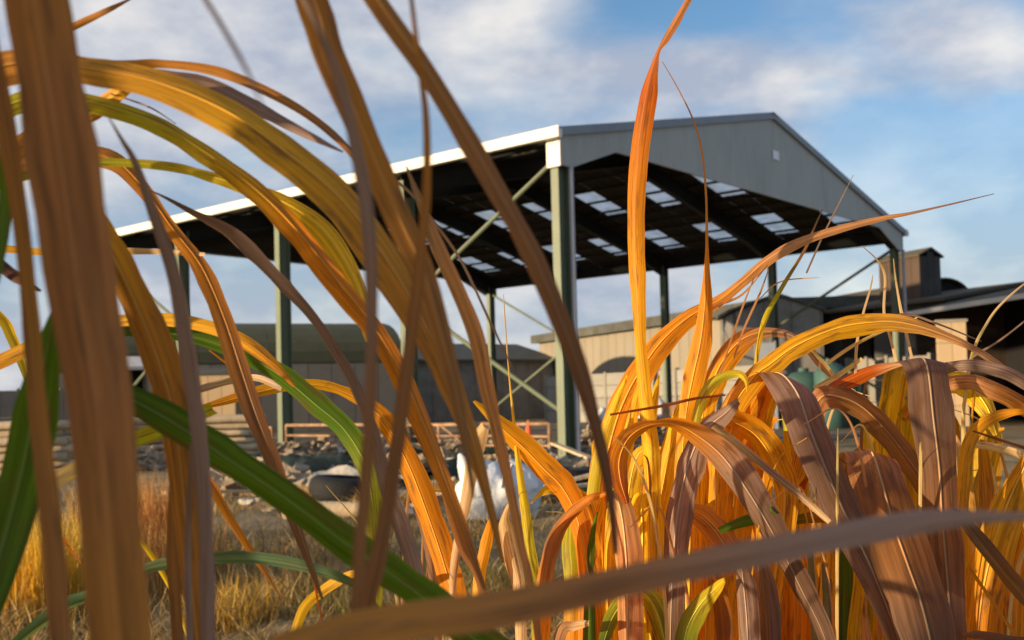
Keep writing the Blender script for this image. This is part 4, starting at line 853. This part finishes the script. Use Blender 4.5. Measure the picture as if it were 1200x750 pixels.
L9([(815, 700, 16), (822, 500, 22), (836, 446, 26), (851, 417, 28), (871, 397, 24), (895, 389, 13), (922, 391, 9), (944, 404, 9), (964, 428, 9), (986, 450, 4)], ['gold', 'gold', 'yel', 'gold', 'org', 'mau', 'pnk'], 1.1, 20, .2)
L9([(845, 700, 40), (852, 540, 52), (866, 490, 56), (884, 456, 44), (905, 440, 20)], ['gold', 'gold', 'org', 'gold'], 1.06, 15, .15)
L9([(905, 700, 20), (920, 590, 28), (908, 545, 30), (888, 512, 30), (862, 495, 24), (840, 490, 10)], ['gold', 'gold', 'gold', 'org'], 1.03, 20, .2)
L9([(972, 612, 6), (940, 583, 8), (900, 551, 9), (862, 519, 9), (835, 500, 5)], ['bei', 'mau', 'bei'], .93, 15, .2, root=False)
L9([(905, 598, 10), (892, 606, 13), (868, 613, 12), (843, 622, 7)], ['grn', 'grn', 'grn'], .97, 10, .2, root=False)
L9([(905, 840, 24), (880, 690, 26), (850, 640, 30), (826, 610, 28), (800, 595, 10)], ['brn', 'brn', 'pnk', 'org'], 1.0, 20, .2)
L9([(795, 840, 24), (802, 750, 26), (818, 712, 24), (838, 690, 14), (850, 678, 3)], ['ygr', 'grn', 'ygr', 'yel'], .95, 20, .2)
L9([(850, 840, 20), (848, 740, 20), (840, 690, 18), (830, 650, 6)], ['org', 'brn', 'org'], .99, 15, .2)
L9([(880, 840, 24), (876, 740, 24), (872, 690, 22), (868, 655, 8)], ['bei', 'mau', 'mau'], .94, 15, .3)
L9([(905, 840, 22), (902, 740, 22), (898, 690, 20), (892, 655, 8)], ['pur', 'pur', 'mau'], .95, 15, .3)
L9([(820, 840, 30), (830, 700, 30), (850, 620, 26), (878, 570, 20), (895, 545, 4)], ['red', 'org', 'red', 'org'], 1.1, 20, .2)
p10 = Plant('plant with the purple-brown leaf folded over in the middle right of the clump', 950, 1.08, 3, stem_top=(660, 0))
LA = p10.leaf
LA([(850, 700, 44, 1.13), (862, 560, 52, 1.13), (872, 490, 56, 1.12), (890, 450, 56, 1.09), (912, 437, 52, 1.05), (934, 460, 50, 1.02), (950, 505, 48, 1.0), (970, 555, 46, .98), (994, 610, 44, .97), (1022, 668, 36, .96), (1050, 740, 26, .95), (1070, 810, 10, .95)], ['gold', 'gold', 'gold', 'gold', 'mau', 'pur', 'pur', 'pur', 'pur'], 1.0, 0, .15, side=(.94, -.25, -.1), label='purple-brown leaf folded over')
LA([(830, 840, 18), (838, 600, 22), (850, 500, 24), (880, 446, 24), (905, 425, 24), (935, 404, 24), (983, 384, 24), (1033, 377, 22), (1067, 380, 18), (1100, 390, 12), (1133, 404, 8), (1160, 420, 8), (1190, 442, 6), (1215, 462, 3)], ['yel', 'gold', 'gold', 'gold', 'gold', 'gold', 'pnk', 'mau'], 1.04, 22, .2, label='golden leaf arching to the right')
LA([(930, 840, 32), (932, 700, 34), (930, 640, 28), (934, 575, 26), (930, 535, 24), (922, 505, 8)], ['org', 'org', 'gold', 'gold'], 1.08, 15, .2)
LA([(960, 840, 18), (968, 720, 20), (972, 640, 22), (972, 585, 20), (966, 550, 8)], ['ygr', 'yel', 'yel', 'yel'], 1.1, 15, .2)
LA([(990, 840, 20), (990, 740, 20), (990, 680, 18), (992, 620, 12), (995, 570, 3)], ['dgr', 'grn', 'grn'], 1.05, 15, .2)
LA([(995, 840, 14), (1000, 740, 15), (1006, 680, 14), (1012, 620, 8), (1016, 590, 2)], ['yel', 'yel', 'ygr'], 1.04, 15, .2)
LA([(1012, 600, 16), (985, 608, 15), (955, 607, 14), (925, 612, 9), (905, 622, 3)], ['org', 'org', 'grn', 'org'], 1.06, 25, .2, root=False)
LA([(930, 560, 16), (950, 490, 18), (972, 458, 18), (1000, 442, 17), (1025, 432, 14), (1050, 427, 7), (1065, 426, 2)], ['gold', 'org', 'red', 'red', 'red', 'bei'], 1.06, 25, .25, root=False)
LA([(968, 560, 20, 1.1), (952, 500, 24, 1.08), (962, 466, 26), (988, 466, 28), (1012, 478, 28), (1036, 502, 28), (1060, 532, 26), (1080, 562, 22), (1098, 600, 14), (1112, 650, 4)], ['org', 'pnk', 'brn', 'brn', 'brn', 'brn'], 1.05, 22, .2, root=False)
LA([(880, 470, 2), (893, 385, 6), (913, 343, 5), (943, 293, 3.2), (955, 265, 2.2), (964, 245, .8)], ['ygr', 'yel', 'ygr', 'brn', 'mau'], 1.1, 0, .2, root=False, cross=3)
for q, c in (([(840, 450, 2), (858, 395, 2.4), (872, 355, 2.2), (884, 325, 1)], 'pnk'), ([(860, 420, 2), (872, 385, 2.6), (890, 345, 2.4), (901, 315, 1)], 'pnk'), ([(900, 310, 1), (870, 345, 2.5), (840, 358, 3.5), (815, 372, 3)], 'pnk'),
             ([(1002, 450, 3), (1004, 405, 3.2), (1011, 370, 3), (1020, 338, 2), (1023, 322, .8)], 'bei'), ([(1052, 430, 3), (1043, 395, 3.2), (1036, 366, 3), (1037, 325, 3), (1029, 306, 2), (1010, 288, .8)], 'bei'), ([(1070, 425, 3), (1063, 395, 3.4), (1056, 365, 3), (1050, 330, 2.4), (1047, 303, 1)], 'bei'),
             ([(970, 425, 4), (1000, 405, 4), (1030, 390, 3.4), (1060, 378, 3), (1075, 372, 1)], 'straw'), ([(955, 455, 6), (985, 438, 6), (1010, 420, 4)], 'straw'), ([(945, 405, 3), (965, 425, 4), (982, 448, 4), (990, 462, 2)], 'straw'), ([(1030, 380, 3), (1060, 368, 3), (1100, 380, 2.5), (1150, 400, 1)], 'mau'),
             ([(890, 350, 1), (915, 330, 1.6), (960, 325, .8)], 'pnk'), ([(935, 590, 3), (953, 540, 4), (945, 560, 4), (915, 597, 3)], 'red'), ([(1000, 205, .5), (985, 235, 1.4), (965, 275, 2), (945, 320, 2)], 'mau')):
    LA(q, [c, c], 1.08, 0, root=False, cross=2, name='dry_stalk')
p11 = Plant('plant with the wide hanging purple leaf showing its yellow underside', 1070, 1.05, 3, stem_top=(690, 0))
LB = p11.leaf
LB([(1042, 840, 36, 1.16), (1046, 640, 44, 1.16), (1050, 540, 50, 1.15), (1056, 470, 52, 1.13), (1066, 430, 54, 1.10), (1080, 419, 54, 1.06), (1088, 436, 52, 1.03), (1094, 490, 48, 1.01), (1101, 550, 44, 1.0), (1105, 620, 44, .99), (1112, 700, 42, .98), (1120, 780, 30, .97), (1125, 840, 10, .97)], ['org', 'gold', 'gold', 'gold', 'gold', 'pur', 'pur', 'brn', 'pur', 'pur'], 1.0, 0, .12, side=(.99, .0, -.12), label='wide purple leaf hanging down from a sharp bend')
LB([(985, 700, 36, 1.14), (992, 580, 50, 1.13), (1004, 540, 58, 1.10), (1020, 528, 60, 1.05), (1032, 560, 62, 1.0), (1046, 610, 68, .97), (1064, 662, 72, .95), (1082, 715, 72, .93), (1098, 790, 50, .92), (1105, 850, 10, .92)], ['gold', 'org', 'brn', 'pnk', 'brn', 'brn', 'pur', 'brn'], 1.0, 0, .14, side=(.96, -.12, -.15), label='broad brown leaf hanging in front of the others')
LB([(1035, 840, 24), (1035, 740, 26), (1036, 690, 24), (1030, 650, 10)], ['org', 'gold', 'org'], 1.06, 15, .2)
LB([(1010, 840, 18), (1012, 760, 18), (1010, 720, 12), (1014, 690, 3)], ['bei', 'bei'], 1.1, 15, .2)
LB([(1060, 700, 20), (1070, 560, 24), (1066, 500, 18), (1060, 470, 4)], ['gold', 'yel', 'gold'], 1.2, 15, .2)
p12 = Plant('plant at the right edge with short arching orange leaves', 1165, 1.1, 3, stem_top=(700, 0))
LC = p12.leaf
LC([(1062, 470, 10, 1.09), (1092, 438, 12, 1.07), (1130, 427, 14, 1.04), (1170, 433, 15), (1200, 447, 15), (1235, 475, 10), (1260, 510, 3)], ['mau', 'mau', 'mau', 'mau'], 1.0, 25, .2, root=False)
LC([(1060, 490, 12, 1.11), (1092, 455, 16, 1.09), (1135, 446, 19, 1.05), (1162, 455, 21), (1188, 467, 20), (1215, 488, 16), (1245, 530, 4)], ['org', 'pnk', 'pnk', 'org', 'org'], 1.02, 25, .2, root=False)
LC([(1055, 490, 14, 1.13), (1088, 455, 22, 1.11), (1122, 447, 26, 1.09), (1142, 458, 26), (1158, 480, 20), (1168, 510, 6)], ['ygr', 'yel', 'yel', 'yel'], 1.08, 20, .25, root=False)
LC([(1124, 840, 14), (1124, 640, 15), (1130, 545, 15), (1136, 517, 15), (1148, 499, 15), (1168, 487, 13), (1192, 482, 8), (1215, 484, 2)], ['gold', 'org', 'gold', 'gold', 'org'], 1.0, 20, .25)
LC([(1132, 840, 22), (1131, 640, 24), (1128, 580, 22), (1124, 535, 12), (1120, 510, 2)], ['org', 'gold', 'gold', 'bei'], 1.05, 15, .25)
LC([(1158, 840, 14), (1158, 640, 16), (1155, 580, 16), (1152, 535, 12), (1150, 515, 3)], ['org', 'brn', 'org'], 1.12, 15, .2)
LC([(1225, 545, 8), (1200, 535, 10), (1172, 527, 10), (1146, 522, 7), (1130, 522, 2)], ['bei', 'bei', 'bei'], 1.06, 20, .2, root=False)
LC([(1142, 840, 36), (1148, 720, 42), (1164, 640, 42), (1183, 585, 34), (1202, 545, 22), (1220, 510, 6)], ['org', 'org', 'gold', 'org'], 1.02, 20, .2)
LC([(1230, 735, 14), (1205, 704, 18), (1180, 675, 19), (1156, 645, 18), (1134, 617, 14), (1118, 596, 4)], ['pur', 'brn', 'pur', 'pur'], .93, 20, .2, root=False)
LC([(1170, 840, 36), (1168, 740, 38), (1170, 680, 32), (1184, 630, 24), (1200, 590, 10)], ['org', 'org', 'org'], 1.08, 15, .2)
LC([(1190, 840, 22), (1192, 700, 24), (1205, 620, 24), (1225, 560, 8)], ['gold', 'org', 'gold'], 1.1, 15, .2)
LC([(1129, 560, 4), (1129, 485, 4.5), (1131, 465, 4.5), (1136, 430, 4.2), (1143, 405, 3.6), (1153, 385, 3.2), (1170, 360, 2.6), (1200, 333, 2), (1230, 318, .8)], ['straw', 'straw', 'straw', 'bei', 'mau'], 1.04, 0, .2, root=False, cross=3, name='dry_stalk')
LC([(1130, 430, 2), (1142, 417, 2.6), (1170, 400, 2.4), (1200, 377, 1.8), (1225, 355, .6)], ['bei', 'mau', 'mau'], 1.06, 0, .2, root=False, cross=2, name='dry_stalk')
LC([(1190, 745, 4), (1160, 700, 4), (1140, 672, 4), (1130, 655, 1)], ['org', 'gold'], .96, 0, .2, root=False, cross=2)
LC([(1250, 752, 8), (1200, 752, 10), (1150, 745, 10), (1128, 744, 4)], ['brn', 'pur', 'brn'], .95, 15, .2, root=False)
LC([(1290, 620, 10), (1240, 500, 10), (1200, 470, 6), (1165, 455, 1.5)], ['red', 'pnk', 'mau'], 1.15, 10, .2)
LC([(1140, 505, 2), (1170, 515, 3.5), (1215, 530, 4), (1260, 550, 3)], ['dbr', 'dbr'], .98, 0, .2, root=False, cross=2)
# --- filler leaves deeper in the clump
pf = [Plant('plant deep in the clump behind the slim upright leaf', 770, 1.34, 2, stem_top=(690, 0)), Plant('plant deep in the clump behind the folded purple leaf', 900, 1.38, 2, stem_top=(690, 0)), Plant('plant deep in the clump behind the hanging purple leaf', 1040, 1.38, 2, stem_top=(690, 0)), Plant('plant deep in the clump at the right edge', 1180, 1.36, 2, stem_top=(690, 0))]
FC = ['gold', 'org', 'yel', 'gold', 'org', 'ygr', 'red', 'brn', 'gold']
for pi, pl in enumerate(pf):
    cx = (770, 900, 1040, 1180)[pi]; rr = random.Random(50 + pi)
    for k in range(13):
        x0 = cx + rr.uniform(-60, 60); top = rr.uniform(470, 640) + (20 if pi == 0 else 0); dx = rr.uniform(-40, 40); wd = rr.uniform(12, 26); c = rr.choice(FC); c2 = rr.choice(FC); dd = rr.uniform(1.16, 1.42)
        bend = rr.uniform(-30, 30)
        pl.leaf([(x0, 840, wd * .9), (x0 + dx * .2, 720, wd), (x0 + dx * .5, top + (720 - top) * .45, wd), (x0 + dx, top + 20, wd * .7), (x0 + dx + bend, top + abs(bend) * .3, 3)], [c, c, c2], dd, rr.uniform(5, 35), .2)

# --- thin dry stalks and hair-fine tips through the clump
rs = random.Random(21)
for pl, x0, x1, y0, y1, cnt in ((p8, 690, 790, 480, 640, 9), (p9, 780, 900, 460, 620, 9), (p10, 890, 1010, 440, 600, 10), (p11, 1000, 1110, 450, 600, 8), (p12, 1110, 1220, 440, 600, 9), (p7, 470, 620, 560, 660, 6)):
    for k in range(cnt):
        x = rs.uniform(x0, x1); y = rs.uniform(y0, y1); dx = rs.uniform(-60, 60); wd = rs.uniform(1.6, 4.2); c = rs.choice(['straw', 'bei', 'gold', 'pnk', 'brn', 'straw'])
        pl.leaf([(x, 840, wd * 1.2), (x + dx * .15, 700, wd * 1.1), (x + dx * .5, y + 60, wd), (x + dx, y, wd * .7), (x + dx * 1.8, y - rs.uniform(-25, 50), .6)], [c, c], rs.uniform(.95, 1.3), 0, .2, cross=2, name='dry_stalk')
# --- pale wire mesh at the lower right
def mesh_panel():
    c = P(1215, 735, 3.2); o = empty('wire_mesh', (c.x, c.y, 0), -.2); tag(o, 'pale wire mesh panel glimpsed at the lower right edge', 'mesh')
    for i in range(9): MB().tube([(-.12 + i * .05, 0, -.02), (-.12 + i * .05, 0, .52)], .003, 5).build('wire', MAT['wire'], o)
    for j in range(10): MB().tube([(-.12, .006, .02 + j * .052), (.28, .006, .02 + j * .052)], .003, 5).build('wire', MAT['wire'], o)
mesh_panel()

# --- unseen grass added outside the left edge to shade the near leaves
rr = random.Random(11)
SHADE_PLANTS = (('first', -.52, .10), ('second', -.56, .26), ('third', -.60, .40), ('fourth', -.72, .02), ('fifth', -.74, .20), ('sixth', -.90, -.10), ('seventh', -.86, .32), ('eighth', -.98, .12), ('ninth', -.45, .14), ('tenth', -.60, .04), ('eleventh', -.50, .33))
for nm, x, y in SHADE_PLANTS:
    pl = Plant('%s unseen grass plant added outside the left edge for shade' % nm, 0, 1, 0); pl.loc = np.array([x, y, -.03]); pl.o.location = (x, y, -.03)
    for k in range(44):
        a = rr.uniform(0, 6.28); hgt = rr.uniform(.9, 1.75); r = rr.uniform(.05, .22); c = rr.choice(['och', 'brn', 'gold', 'grn', 'org']); wd = rr.uniform(.024, .04)
        pts = []
        for t in (0, .3, .6, .85, 1.0): pts.append((x + math.cos(a) * r * t ** 1.8, y + math.sin(a) * r * t ** 1.8, hgt * (t - .12 * t ** 4) - .03, wd * (1 - .75 * t ** 2)))
        cam_pts = []
        pl.leaf_world(pts, [c, c, rr.choice(['och', 'brn'])])
